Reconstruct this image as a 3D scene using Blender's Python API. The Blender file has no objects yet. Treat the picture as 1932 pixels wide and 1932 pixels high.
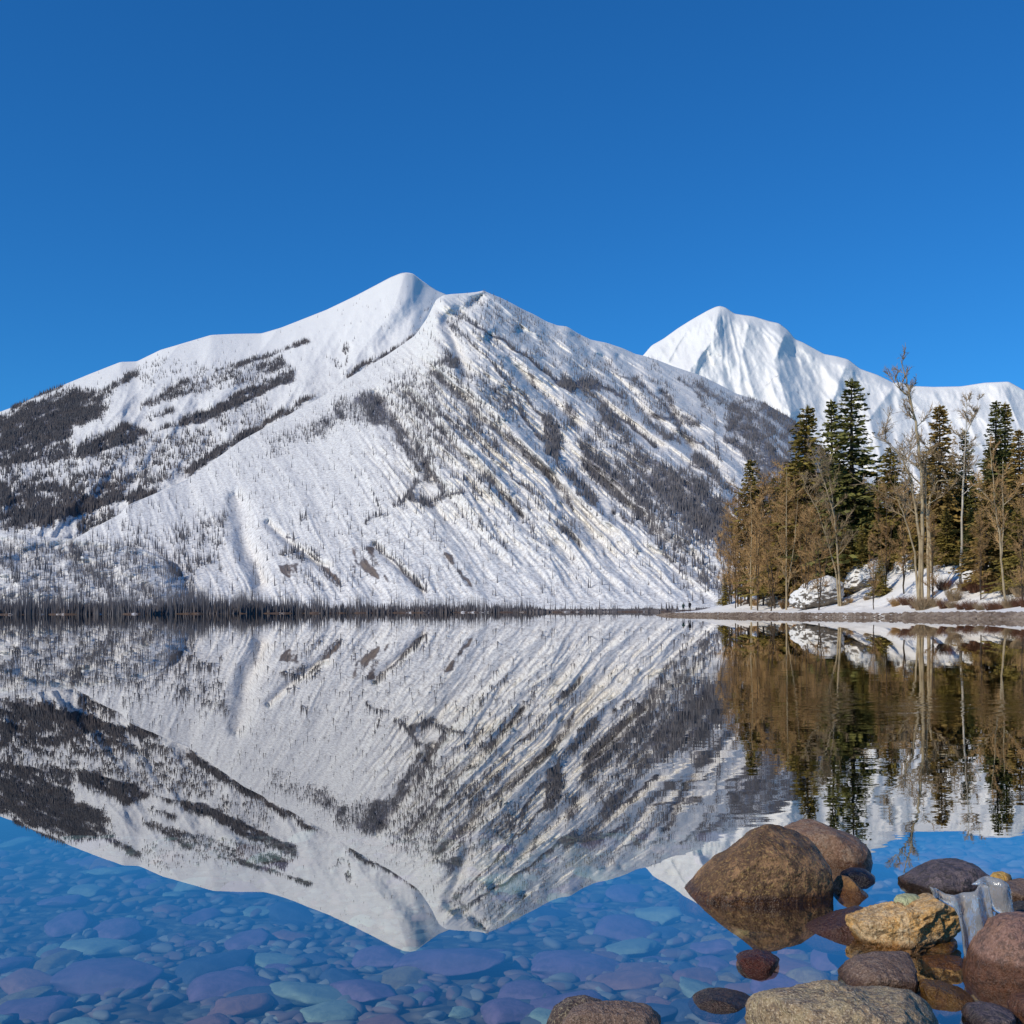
import bpy, bmesh, math, random
import numpy as np
from mathutils import Vector, Matrix
random.seed(7); RNG = np.random.default_rng(7)
S = bpy.context.scene
R = math.radians

# ------------------------------------------------------------------ camera, sky, sun, exposure
F, HX, HY, CH = 2071.0, 966.0, 1154.0, 0.9      # focal length and optical axis in a 1932 px frame, eye height
ROLL = R(0.27)
cam = bpy.data.cameras.new('camera'); co = bpy.data.objects.new('camera', cam); S.collection.objects.link(co)
cam.sensor_width = 36; cam.lens = 36 * F / 1932; cam.shift_y = (HY - 966) / 1932
cam.clip_start = 0.05; cam.clip_end = 60000
cr, sr = math.cos(ROLL), math.sin(ROLL)
m = Matrix(((cr, sr, 0, 0), (0, 0, -1, 0), (-sr, cr, 0, CH), (0, 0, 0, 1)))
co.matrix_world = m
S.camera = co

SUN_EL, SUN_AZ = R(34), R(-128)                 # azimuth clockwise from +Y (view direction): left and behind
sd = Vector((math.sin(SUN_AZ) * math.cos(SUN_EL), math.cos(SUN_AZ) * math.cos(SUN_EL), math.sin(SUN_EL)))
w = bpy.data.worlds.new('World'); S.world = w; w.use_nodes = True
nt = w.node_tree; bg = nt.nodes['Background']
sky = nt.nodes.new('ShaderNodeTexSky'); sky.sky_type = 'NISHITA'; sky.sun_disc = False
sky.sun_elevation = SUN_EL; sky.sun_rotation = SUN_AZ; sky.altitude = 1200; sky.air_density = 1.0; sky.dust_density = 0.0; sky.ozone_density = 3.5
hs = nt.nodes.new('ShaderNodeHueSaturation'); hs.inputs['Saturation'].default_value = 1.2; hs.inputs['Value'].default_value = 1.0
gm = nt.nodes.new('ShaderNodeGamma'); gm.inputs['Gamma'].default_value = 0.85
nt.links.new(sky.outputs[0], hs.inputs['Color']); nt.links.new(hs.outputs[0], gm.inputs[0]); tn = nt.nodes.new('ShaderNodeMix'); tn.data_type = 'RGBA'; tn.blend_type = 'MULTIPLY'; tn.inputs[0].default_value = 1; tn.inputs[7].default_value = (0.21, 0.70, 1.08, 1)
nt.links.new(gm.outputs[0], tn.inputs[6]); nt.links.new(tn.outputs[2], bg.inputs[0])
bg.inputs[1].default_value = 0.15
sl = bpy.data.lights.new('sun', 'SUN'); sl.energy = 3.6; sl.angle = R(0.5); sl.color = (1, 0.925, 0.80)
so = bpy.data.objects.new('sun', sl); S.collection.objects.link(so)
so.rotation_euler = sd.to_track_quat('Z', 'Y').to_euler()
S.view_settings.view_transform = 'Standard'; S.view_settings.look = 'None'; S.view_settings.exposure = 0.0; S.view_settings.gamma = 1
S.cycles.max_bounces = 8; S.cycles.transparent_max_bounces = 12; S.cycles.glossy_bounces = 4; S.cycles.transmission_bounces = 6
S.cycles.caustics_reflective = False; S.cycles.caustics_refractive = False; S.cycles.sample_clamp_indirect = 6

# ------------------------------------------------------------------ helpers
def px(x, y, Y):
    "world point at depth Y seen at photo position x, y"
    a = (np.asarray(x, float) - HX) / F; b = (HY - np.asarray(y, float)) / F
    A = a * cr + b * sr; B = b * cr - a * sr
    return A * Y, Y, CH + B * Y
def hor(x): return HY - (x - HX) * math.tan(ROLL)

def _h(ix, iy, iz, seed):
    h = (ix.astype(np.int64) * 374761393 + iy.astype(np.int64) * 668265263 + iz.astype(np.int64) * 2147483647 + seed * 974711) & 0xffffffff
    h = ((h ^ (h >> 13)) * 1274126177) & 0xffffffff
    h = ((h ^ (h >> 16)) * 2246822519) & 0xffffffff
    return ((h ^ (h >> 15)) & 0xffffff) / 16777215.0
def noise(x, y, z=0.0, seed=0):
    x, y, z = np.broadcast_arrays(np.asarray(x, float), np.asarray(y, float), np.asarray(z, float))
    ix, iy, iz = np.floor(x), np.floor(y), np.floor(z)
    fx, fy, fz = x - ix, y - iy, z - iz
    fx, fy, fz = [t * t * (3 - 2 * t) for t in (fx, fy, fz)]
    r = 0
    for a in (0, 1):
        for b in (0, 1):
            for c in (0, 1):
                wgt = (fx if a else 1 - fx) * (fy if b else 1 - fy) * (fz if c else 1 - fz)
                r = r + wgt * _h(ix + a, iy + b, iz + c, seed)
    return r * 2 - 1
def fbm(x, y, z=0.0, o=4, seed=0, gain=0.5):
    r, a, f, t = 0, 1.0, 1.0, 0
    for k in range(o):
        r = r + a * noise(x * f + 13.7 * k, y * f + 5.1 * k, np.asarray(z) * f, seed + k); t += a; a *= gain; f *= 2.03
    return r / t
def ss(a, b, x):
    t = np.clip((x - a) / (b - a), 0, 1); return t * t * (3 - 2 * t)

def link(name, me, parent=None):
    o = bpy.data.objects.new(name, me); S.collection.objects.link(o)
    if parent is not None: o.parent = parent
    return o
def tag(o, label=None, cat=None, group=None, kind=None):
    if label: o['label'] = label
    if cat: o['category'] = cat
    if group: o['group'] = group
    if kind: o['kind'] = kind
    return o
def npmesh(name, verts, faces, mat, smooth=True, k=None):
    "verts (n,3); faces (m,k) array"
    me = bpy.data.meshes.new(name)
    verts = np.asarray(verts, np.float32); faces = np.asarray(faces, np.int32)
    k = faces.shape[1]
    me.vertices.add(len(verts)); me.vertices.foreach_set('co', verts.ravel())
    me.loops.add(faces.size); me.loops.foreach_set('vertex_index', faces.ravel())
    me.polygons.add(len(faces)); me.polygons.foreach_set('loop_start', np.arange(0, faces.size, k, dtype=np.int32))
    me.polygons.foreach_set('loop_total', np.full(len(faces), k, np.int32))
    me.polygons.foreach_set('use_smooth', np.full(len(faces), smooth))
    me.materials.append(mat); me.update(calc_edges=True); me.validate()
    return me
def gridfaces(nr, nc):
    i = np.arange(nr * nc).reshape(nr, nc)
    return np.stack([i[:-1, :-1], i[:-1, 1:], i[1:, 1:], i[1:, :-1]], -1).reshape(-1, 4)
def attr(me, name, vals):
    a = me.attributes.new(name, 'FLOAT', 'POINT'); a.data.foreach_set('value', np.asarray(vals, np.float32).ravel())

class NT:
    "tiny node tree writer"
    def __init__(s, name):
        s.m = bpy.data.materials.new(name); s.m.use_nodes = True; s.t = s.m.node_tree; s.t.nodes.clear()
        s.out = s.t.nodes.new('ShaderNodeOutputMaterial')
    def n(s, typ, **kw):
        nd = s.t.nodes.new('ShaderNode' + typ)
        for k, v in kw.items():
            if k.startswith('_'): setattr(nd, k[1:], v)
            else: s.put(nd, k, v)
        return nd
    def put(s, nd, k, v):
        k = k.replace('__', ' ')
        sock = nd.inputs[int(k[1:])] if k[0] == 'i' and k[1:].isdigit() else nd.inputs[k]
        if isinstance(v, bpy.types.NodeSocket): s.t.links.new(v, sock)
        elif isinstance(v, bpy.types.Node): s.t.links.new(v.outputs[0], sock)
        else:
            if isinstance(v, tuple) and len(v) == 3 and sock.type == 'RGBA': v = v + (1,)
            sock.default_value = v
    def math(s, op, a, b=0.0, c=0.0, clamp=False):
        nd = s.t.nodes.new('ShaderNodeMath'); nd.operation = op; nd.use_clamp = clamp
        s.put(nd, 'i0', a); s.put(nd, 'i1', b); s.put(nd, 'i2', c); return nd.outputs[0]
    def mix(s, f, a, b, mode='MIX'):
        nd = s.t.nodes.new('ShaderNodeMix'); nd.data_type = 'RGBA'; nd.blend_type = mode
        s.put(nd, 'i0', f); s.put(nd, 'i6', a); s.put(nd, 'i7', b); return nd.outputs[2]
    def ramp(s, v, lo, hi, a=0.0, b=1.0, smooth=True):
        nd = s.t.nodes.new('ShaderNodeMapRange'); nd.interpolation_type = 'SMOOTHSTEP' if smooth else 'LINEAR'
        s.put(nd, 'i0', v); s.put(nd, 'i1', lo); s.put(nd, 'i2', hi); s.put(nd, 'i3', a); s.put(nd, 'i4', b); return nd.outputs[0]
    def coord(s, kind='Object', scale=(1, 1, 1)):
        tc = s.n('TexCoord'); mp = s.n('Mapping', Vector=tc.outputs[kind], Scale=scale); return mp.outputs[0]
    def noise(s, vec, scale, detail=4, rough=0.55, dist=0.0, col=False):
        nd = s.n('TexNoise', Vector=vec, Scale=scale, Detail=detail, Roughness=rough, Distortion=dist); return nd.outputs[1 if col else 0]
    def bsdf(s, **kw):
        b = s.n('BsdfPrincipled', **kw); s.t.links.new(b.outputs[0], s.out.inputs[0]); return b
    def bump(s, h, dist, strength=1.0, normal=None):
        nd = s.n('Bump', Height=h, Distance=dist, Strength=strength)
        if normal is not None: s.put(nd, 'Normal', normal)
        return nd.outputs[0]

# ------------------------------------------------------------------ materials of the setting
def mat_mountain(name, snow=(0.83, 0.81, 0.765), rock=(0.085, 0.09, 0.115), speck=1.0):
    t = NT(name)
    v = t.coord('Object')
    cov = t.n('Attribute', _attribute_name='cover').outputs['Fac']
    brn = t.n('Attribute', _attribute_name='earth').outputs['Fac']
    vs = t.coord('Object', (1, 1, 0.28))
    n1 = t.noise(vs, 0.022, 6, 0.75)
    n2 = t.noise(v, 0.07, 4, 0.7)
    nn = t.math('ADD', t.math('MULTIPLY', n1, 0.7), t.math('MULTIPLY', n2, 0.3))
    # bare ground, gully shadow mixed into its blue-dark tone, where cover exceeds the local noise
    f = t.ramp(t.math('ADD', cov, nn), 0.84, 1.24)
    f = t.math('MULTIPLY', f, t.ramp(t.noise(vs, 0.09, 3, 0.7), 0.25, 0.6, 0.55, 1.0))
    f2 = t.math('MULTIPLY', t.ramp(n2, 0.60, 0.70), t.ramp(cov, 0.02, 0.15, 0.0, 0.35 * speck))
    f = t.math('MAXIMUM', f, f2)
    rc = t.mix(t.ramp(t.noise(v, 0.012, 3), 0.35, 0.65), rock, (rock[0] * 1.5, rock[1] * 1.35, rock[2] * 1.3))
    rc = t.mix(brn, rc, (0.12, 0.08, 0.055))
    f = t.math('MAXIMUM', f, t.math('MULTIPLY', t.ramp(t.math('ADD', t.math('MULTIPLY', brn, 1.1), t.math('ADD', t.math('MULTIPLY', n2, .7), t.math('MULTIPLY', t.noise(vs, .12, 3, .7), .6))), .98, 1.36), .9))
    sn = t.mix(t.noise(v, 0.006, 3), snow, (snow[0] * 0.93, snow[1] * 0.935, snow[2] * 0.945))
    zp = t.n('SeparateXYZ', Vector=t.n('NewGeometry').outputs['Position']).outputs[2]
    fine = t.noise(t.coord('Object', (1, 1, .35)), 0.16, 4, .8)
    br = t.math('MULTIPLY', t.ramp(fine, .42, .64), t.ramp(t.math('ADD', zp, t.math('MULTIPLY', t.math('SUBTRACT', n1, .5), 900.0)), 1500, 450, 0.07, 0.62 * speck))
    sn = t.mix(br, sn, (0.30, 0.265, 0.25))
    col = t.mix(f, sn, rc)
    hgt = t.math('ADD', t.math('MULTIPLY', n2, 5.0), t.math('MULTIPLY', n1, 9.0))
    t.bsdf(Base__Color=col, Roughness=0.75, Specular__IOR__Level=0.15, Normal=t.bump(hgt, 1.0, 0.45))
    return t.m

def mat_plain(name, c, rough=0.8, c2=None, scale=3.0, spec=0.2, bump=0.0):
    t = NT(name); v = t.coord('Object'); nz = t.noise(v, scale, 4, 0.6)
    oi = t.n('ObjectInfo').outputs['Random']
    c2 = c2 or tuple(x * 0.6 for x in c)
    col = t.mix(t.ramp(nz, 0.35, 0.65), c, c2)
    col = t.mix(t.math('MULTIPLY', oi, 0.35), col, tuple(x * 0.55 for x in c))
    kw = {}
    if bump: kw['Normal'] = t.bump(nz, bump)
    t.bsdf(Base__Color=col, Roughness=rough, Specular__IOR__Level=spec, **kw)
    return t.m

M_FAR_A = mat_mountain('snowy_slope_with_forest')
M_FAR_C = mat_mountain('snowy_peak', snow=(0.86, 0.84, 0.79), speck=0.5)
M_BURNT = mat_plain('grey_dead_trunks', (0.20, 0.185, 0.19), 0.9, (0.12, 0.115, 0.125), 0.01)
M_DARKW = mat_plain('dark_far_conifers', (0.125, 0.118, 0.125), 0.9, (0.165, 0.14, 0.135), 0.01)

# ------------------------------------------------------------------ cover map traced over the slopes (photo positions)
def z4(p): return [(x * .3792, 462.8 + y * .3792) for x, y in p]
def z5(p): return [(539.9 + x * .3792, 462.8 + y * .3792) for x, y in p]
def z6(p): return [(925.6 + x * .3792, 462.8 + y * .3792) for x, y in p]
GX0, GY0, GS = -200, 480, 2.0
GW, GH = 1200, 350
gx, gy = np.meshgrid(GX0 + (np.arange(GW) + .5) * GS, GY0 + (np.arange(GH) + .5) * GS)
wx = gx + 9 * fbm(gx / 22, gy / 22, 0, 3, 5); wy = gy + 7 * fbm(gx / 22, gy / 22, 9, 3, 8)
def polymask(P, soft=6.0):
    P = np.array(P, float); inside = np.zeros(gx.shape, bool); dist = np.full(gx.shape, 1e9)
    x0, y0 = P.min(0) - 30; x1, y1 = P.max(0) + 30
    for i in range(len(P)):
        (ax, ay), (bx, by) = P[i], P[(i + 1) % len(P)]
        c = ((ay > wy) != (by > wy)) & (wx < (bx - ax) * (wy - ay) / (by - ay + 1e-12) + ax); inside ^= c
        L = (bx - ax) ** 2 + (by - ay) ** 2 + 1e-9
        t = np.clip(((wx - ax) * (bx - ax) + (wy - ay) * (by - ay)) / L, 0, 1)
        dist = np.minimum(dist, np.hypot(wx - ax - t * (bx - ax), wy - ay - t * (by - ay)))
    return np.clip(0.5 + np.where(inside, dist, -dist) / (2 * soft), 0, 1)
def linedist(P, X=None, Yy=None):
    X = wx if X is None else X; Yy = wy if Yy is None else Yy
    dist = np.full(X.shape, 1e9)
    for (ax, ay), (bx, by) in zip(P[:-1], P[1:]):
        L = (bx - ax) ** 2 + (by - ay) ** 2 + 1e-9
        t = np.clip(((X - ax) * (bx - ax) + (Yy - ay) * (by - ay)) / L, 0, 1)
        dist = np.minimum(dist, np.hypot(X - ax - t * (bx - ax), Yy - ay - t * (by - ay)))
    return dist
def linemask(P, half): return np.clip(1.3 - linedist(P) / half, 0, 1)
CA = np.zeros(gx.shape); CB = np.zeros(gx.shape); EARTH = np.zeros(gx.shape)
def pa(P, d, s=9): np.maximum(CA, d * polymask(P, s), out=CA)
def pb(P, d, s=6): np.maximum(CB, d * polymask(P, s), out=CB)
def la(P, h, d): np.maximum(CA, d * linemask(P, h), out=CA)
def lb(P, h, d): np.maximum(CB, d * linemask(P, h), out=CB)
# left mountain
pa(z4([(0, 870), (140, 800), (320, 720), (470, 730), (540, 790), (500, 870), (350, 900), (340, 960), (160, 1050), (-100, 1090), (-300, 1120), (-300, 980)]), .95)
la(z4([(480, 770), (560, 710), (680, 645)]), 8, .8)
pa(z4([(390, 980), (600, 900), (750, 930), (900, 880), (1080, 800), (1250, 700), (1450, 620), (1455, 675), (1250, 770), (1000, 890), (850, 920), (600, 965), (420, 1020)]), .92, 3)
pa(z4([(680, 815), (760, 760), (900, 680), (1050, 640), (1200, 610), (1400, 560), (1440, 610), (1200, 700), (1000, 740), (760, 800)]), .55, 6)
la(z4([(1080, 625), (1250, 580), (1400, 530), (1540, 485)]), 5, .75); la(z4([(740, 860), (860, 820)]), 7, .6)
pa(z4([(650, 590), (1000, 580), (1200, 590), (1050, 660), (700, 700)]), .22)
la(z4([(60, 820), (130, 775), (320, 690)]), 4, .9)
pa(z4([(-200, 980), (400, 980), (620, 950), (760, 950), (560, 1030), (300, 1090), (-200, 1110)]), .75)
pa(z4([(-200, 1050), (700, 960), (1100, 900), (1000, 1080), (700, 1230), (-200, 1330)]), .33, 12)
pa(z4([(-200, 1200), (400, 1190), (700, 1180), (600, 1270), (300, 1380), (-200, 1430)]), .62, 10)
pa(z4([(-200, 1390), (200, 1320), (420, 1270), (590, 1270), (420, 1340), (200, 1410), (-200, 1425)]), .92)
la(z4([(640, 1275), (760, 1225)]), 10, .95)
pa(z4([(400, 1330), (700, 1340), (780, 1500), (600, 1480), (380, 1450)]), .5, 10)
la(z4([(940, 1130), (1010, 1070), (1110, 1020), (1280, 920)]), 9, .85); la(z4([(1300, 910), (1440, 820), (1560, 750)]), 5, .7)
la(z5([(300, 660), (380, 610), (520, 540), (600, 480), (660, 440)]), 4, .85)
la(z5([(0, 845), (110, 765)]), 5, .7)
pa(z4([(1000, 850), (1300, 740), (1350, 850), (1150, 950), (1000, 1000)]), .25, 10)
la(z5([(220, 575), (290, 650)]), 5, .5); la(z5([(300, 500), (290, 590)]), 6, .4)
la(z5([(620, 430), (690, 330), (735, 245)]), 3, .3); la(z5([(460, 440), (490, 400)]), 3, .3); la(z5([(520, 440), (525, 390)]), 3, .25)
# front mountain
pb(z5([(100, 910), (250, 790), (400, 740), (520, 760), (490, 900), (380, 900), (250, 880), (150, 970)]), .72, 8)
pb(z5([(480, 680), (700, 600), (900, 590), (1100, 700), (1150, 900), (1000, 1000), (900, 1000), (800, 1120), (700, 1200), (560, 1000), (450, 850)]), .40, 14)
for P, hw, d in [([(740, 640), (860, 750), (1000, 880), (1140, 990), (1280, 1110), (1400, 1260)], 7, .85),
                 ([(600, 740), (720, 860), (860, 1020), (960, 1120), (1070, 1230), (1170, 1350)], 4, .85),
                 ([(450, 740), (540, 870), (620, 960), (690, 1060), (740, 1170), (780, 1250)], 8, .65),
                 ([(490, 850), (600, 1020), (690, 1160)], 6, .6), ([(840, 570), (890, 640)], 6, .5),
                 ([(1000, 330), (1060, 400), (1130, 480)], 3, .5), ([(800, 380), (850, 450), (880, 500)], 5, .5),
                 ([(840, 400), (900, 310), (960, 260), (985, 235)], 8, .42), ([(900, 860), (980, 960), (1040, 1000)], 8, .5),
                 ([(980, 380), (1120, 520), (1260, 720), (1360, 850)], 4, .45), ([(930, 440), (1050, 560), (1180, 760), (1300, 860)], 4, .5),
                 ([(880, 640), (1000, 700), (1140, 800), (1260, 960), (1340, 1020)], 5, .6),
                 ([(520, 1310), (590, 1260), (640, 1190), (700, 1160)], 7, .6), ([(620, 1250), (720, 1290), (790, 1250)], 8, .6),
                 ([(820, 1165), (880, 1160)], 3, .8), ([(830, 1245), (960, 1215)], 4, .75), ([(900, 1235), (970, 1245)], 3, .8),
                 ([(390, 1390), (420, 1355), (520, 1340)], 3, .7), ([(420, 1200), (450, 1290), (490, 1360)], 3, .5),
                 ([(0, 1450), (180, 1580)], 3, .85), ([(20, 1580), (180, 1720)], 3, .6), ([(430, 1490), (560, 1600), (680, 1720)], 3, .75),
                 ([(760, 1510), (850, 1620), (940, 1700)], 5, .7), ([(720, 1560), (870, 1700)], 3, .6), ([(1030, 1460), (1110, 1540)], 2.5, .6),
                 ([(1160, 1380), (1210, 1400), (1250, 1520)], 4, .4), ([(60, 1380), (110, 1350)], 6, .6), ([(1170, 1350), (1190, 1370)], 3, .6)]:
    lb(z5(P), hw, d)
pb(z5([(360, 1500), (420, 1500), (450, 1580), (505, 1675), (440, 1650), (370, 1590), (340, 1540)]), 1.0, 3)
pb(z5([(170, 1600), (240, 1630), (275, 1710), (200, 1670)]), .8, 3)
pb(z4([(1390, 1590), (1470, 1590), (1480, 1650), (1420, 1640)]), .8, 3)
pb(z4([(1370, 1540), (1480, 1510), (1540, 1600), (1440, 1560)]), .6, 3)
pb(z4([(1000, 1350), (1120, 1350), (1100, 1500), (900, 1550), (850, 1450)]), .38, 10)
pb(z4([(900, 1530), (1060, 1560), (1110, 1620), (980, 1600)]), .55)
pb(z4([(600, 1400), (900, 1400), (1000, 1700), (700, 1700)]), .25, 12)
pb(z4([(1300, 950), (1627, 880), (1627, 960), (1350, 1080)]), .3, 10)
for P, d in [([(540, 790), (620, 850), (700, 950), (750, 1020), (850, 1080), (1000, 1130), (1200, 1220), (1230, 1300), (1240, 1760), (1150, 1760), (1050, 1700), (950, 1650), (850, 1520), (780, 1430), (680, 1330), (600, 1250), (530, 1180), (450, 1100), (440, 980), (470, 900)], .70),
             ([(700, 1120), (900, 1130), (1200, 1230), (1200, 1560), (1080, 1480), (900, 1300), (780, 1220)], .8),
             ([(1180, 750), (1424, 780), (1600, 850), (1800, 1200), (1800, 1700), (1400, 1500), (1330, 1150), (1250, 1060), (1160, 970), (1170, 850)], .78),
             ([(1000, 1040), (1100, 1090), (1160, 1200), (1080, 1140), (980, 1090)], .95), ([(360, 760), (440, 790), (430, 930), (360, 930)], .75),
             ([(230, 800), (300, 820), (350, 900), (260, 880)], .85), ([(660, 640), (740, 640), (720, 720), (690, 700)], .55),
             ([(770, 560), (860, 570), (840, 650), (780, 640)], .45), ([(930, 660), (1060, 680), (1200, 760), (1150, 830), (1000, 720)], .6),
             ([(180, 480), (700, 640), (900, 820), (1000, 1000), (500, 800), (300, 600)], .38), ([(-40, 230), (120, 290), (500, 560), (300, 620), (0, 520), (-110, 400)], .30)]:
    pb(z6(P), d, 7)
for P, hw, d in [([(640, 750), (800, 880), (930, 980)], 9, .85), ([(550, 800), (700, 890), (830, 1000)], 4, .95), ([(370, 650), (470, 720), (560, 790)], 7, .75),
                 ([(740, 690), (880, 820), (1000, 1000)], 5, .6), ([(850, 740), (960, 860), (1030, 890)], 10, .6), ([(930, 660), (1010, 720), (1100, 860), (1130, 1060)], 6, .6),
                 ([(380, 1130), (440, 1190), (510, 1280)], 9, .75), ([(600, 1340), (680, 1370), (760, 1400), (850, 1530), (980, 1650), (1120, 1735)], 4, .95),
                 ([(1160, 870), (1300, 960), (1424, 1010)], 9, .6), ([(100, 290), (230, 420)], 2.5, .6), ([(20, 340), (110, 400)], 2.5, .6),
                 ([(150, 430), (260, 560), (370, 650)], 3, .6), ([(560, 560), (640, 640), (720, 690)], 4, .5), ([(290, 1360), (350, 1420), (440, 1500)], 3, .6),
                 ([(0, 460), (150, 620), (260, 740)], 3, .55), ([(420, 440), (560, 600)], 3, .45), ([(450, 560), (620, 700), (690, 760)], 4, .5),
                 ([(500, 660), (600, 740)], 5, .5), ([(0, 880), (100, 990), (180, 1040)], 6, .7)]:
    lb(z6(P), hw, d)
for P in (z5([(340, 1490), (430, 1490), (520, 1690), (330, 1600)]), z5([(160, 1590), (250, 1620), (290, 1720)]), z4([(1380, 1580), (1490, 1580), (1490, 1660), (1400, 1650)]), z5([(740, 1500), (780, 1500), (960, 1710), (930, 1720)])):
    np.maximum(EARTH, polymask(P, 4), out=EARTH)
def samp(G, x, y):
    fx = np.clip((x - GX0) / GS - .5, 0, GW - 1.001); fy = np.clip((y - GY0) / GS - .5, 0, GH - 1.001)
    i, j = fx.astype(int), fy.astype(int); u, v = fx - i, fy - j
    return (G[j, i] * (1 - u) + G[j, i + 1] * u) * (1 - v) + (G[j + 1, i] * (1 - u) + G[j + 1, i + 1] * u) * v

# ------------------------------------------------------------------ mountains: real slopes rising from the far shore
def interp(P, x, sm=0.0):
    P = sorted(P); g = np.arange(P[0][0] - 200, P[-1][0] + 201, 1.5); v = np.interp(g, [p[0] for p in P], [p[1] for p in P])
    if sm > 0:
        k = np.exp(-.5 * (np.arange(-int(3 * sm / 1.5), int(3 * sm / 1.5) + 1) * 1.5 / sm) ** 2); k /= k.sum(); n = len(k) // 2
        v = np.convolve(np.pad(v, n, mode='edge'), k, 'valid')
    return np.interp(x, g, v)
def fan(x, y): return np.arctan2(y + 236, x + 160), np.hypot(y + 236, x + 160)
def sheet(name, xr, nc, nr, ridge, d0, d1, base_off, cover, disp, mat, label, bow=None):
    xs = np.linspace(xr[0], xr[1], nc); t = np.linspace(0, 1, nr) ** 0.95
    X, T = np.meshgrid(xs, t)
    yr = interp(ridge, X, 2.5); ys_ = interp(ridge, X, 32)
    hz = HY - (X - HX) * math.tan(ROLL)
    yb = hz - base_off
    Yp = yb + (ys_ - yb) * T + (yr - ys_) * T ** 4
    D0 = interp(d0, X, 60); D1 = interp(d1, X, 90)
    D = D0 / (1 - T * (1 - D0 / D1))
    if bow is not None: D = D + bow(X, Yp, T)
    D = D + disp(X, Yp, T) * ss(0, .06, T)
    x, y, z = px(X, Yp, D)
    rows = [(x, D, z)]
    bx, by, bz = x[-1], D[-1], z[-1]
    for k in range(1, 9):                                     # the far side of the ridge
        s = k / 8
        rows.append((bx[None] * (1 + 0.05 * s), by[None] + 2600 * s, (bz * (1 - s) ** 1.1 - 30 * s)[None]))
    x = np.concatenate([r[0] for r in rows]); D = np.concatenate([r[1] for r in rows]); z = np.concatenate([r[2] for r in rows])
    z[0] -= 25
    V = np.stack([x, D, z], -1).reshape(-1, 3)
    me = npmesh(name, V, gridfaces(x.shape[0], nc), mat)
    c = samp(cover, X, Yp) if cover is not None else np.zeros(X.shape)
    c = np.maximum(c, 0)
    e = samp(EARTH, X, Yp)
    pad = np.zeros((8, nc))
    attr(me, 'cover', np.concatenate([c, pad])); attr(me, 'earth', np.concatenate([e, pad]))
    o = link(name, me); tag(o, label, 'mountain', kind='structure')
    return dict(X=X, Y=Yp, V=V.reshape(x.shape[0], nc, 3)[:nr], c=c, e=e)

RA = [(-420, 900), (-200, 860), (-60, 800), (0, 777), (30, 766), (68, 747), (125, 724), (171, 705), (227, 683), (258, 682), (303, 660), (341, 649), (398, 632), (440, 630), (493, 629), (531, 618), (569, 603), (617, 584), (669, 559), (707, 539), (737, 523), (757, 515), (767, 514), (779, 516), (798, 531), (824, 548), (843, 556), (900, 610), (1000, 690), (1250, 820)]
RB = [(-400, 1140), (-150, 1120), (0, 1085), (100, 1040), (170, 1000), (224, 971), (243, 952), (300, 928), (356, 903), (455, 831), (540, 785), (617, 743), (654, 715), (690, 694), (729, 671), (783, 633), (806, 600), (822, 566), (836, 557), (850, 555), (880, 553), (900, 551), (912, 548), (925, 554), (945, 562), (967, 573), (985, 583), (1009, 594), (1030, 606), (1051, 614), (1070, 616), (1092, 630), (1115, 641), (1145, 647), (1175, 657), (1199, 668), (1214, 671), (1240, 679), (1267, 690), (1324, 709), (1362, 728), (1388, 742), (1437, 757), (1472, 778), (1494, 790), (1510, 807), (1536, 835), (1600, 885), (1700, 950), (1850, 1020), (2000, 1060), (2400, 1110)]
RC = [(1050, 800), (1150, 730), (1214, 670), (1229, 652), (1252, 639), (1278, 620), (1305, 603), (1335, 586), (1350, 579), (1358, 577), (1369, 580), (1386, 592), (1422, 597), (1451, 606), (1470, 610), (1488, 624), (1500, 640), (1515, 646), (1533, 656), (1555, 668), (1578, 672), (1600, 678), (1623, 696), (1655, 707), (1687, 723), (1697, 720), (1716, 728), (1761, 730), (1813, 729), (1858, 722), (1903, 720), (1932, 736), (2050, 790), (2200, 800), (2500, 880)]
RD = [(-420, 1000), (-200, 1000), (0, 1005), (95, 1014), (190, 1020), (265, 1035), (311, 1056), (341, 1085), (380, 1125), (420, 1140), (470, 1150)]

def dispA(X, Y, T):
    n = 1 - np.abs(fbm(X / 90 + Y / 160, Y / 200, 0, 4, 21)) * 2
    rough = samp(CA, X, Y)
    top = .12 + .88 * ss(1, .86, T)
    spur = linedist([(840, 560), (735, 640), (617, 700), (455, 800)], X, Y)
    return (-90 * n * top - 60 * fbm(X / 40, Y / 60, 3, 5, 3) * (0.25 + rough) - 130 * np.exp(-(X - 560) ** 2 / 2 / 90 ** 2) * ss(.3, .8, T) * top
            + 160 * np.exp(-((X - 640) / 45) ** 2) * ss(.35, .6, T) * ss(1, .8, T)
            - 130 * np.exp(-linedist([(768, 505), (742, 585), (690, 650), (640, 720)], X, Y) / 34) - 120 * np.exp(-linedist([(531, 612), (480, 680), (400, 760)], X, Y) / 30) - 90 * np.exp(-linedist([(341, 645), (280, 720), (200, 800)], X, Y) / 26)
            + 70 * np.exp(-(linedist([(800, 545), (775, 590), (735, 640)], X, Y) / 16) ** 2) - 45 * np.exp(-(linedist([(752, 530), (700, 600), (640, 680)], X, Y) / 30) ** 2) + 30 * fbm(X / 16, Y / 22, 0, 4, 17, .6) * ss(1, .9, T))
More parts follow.
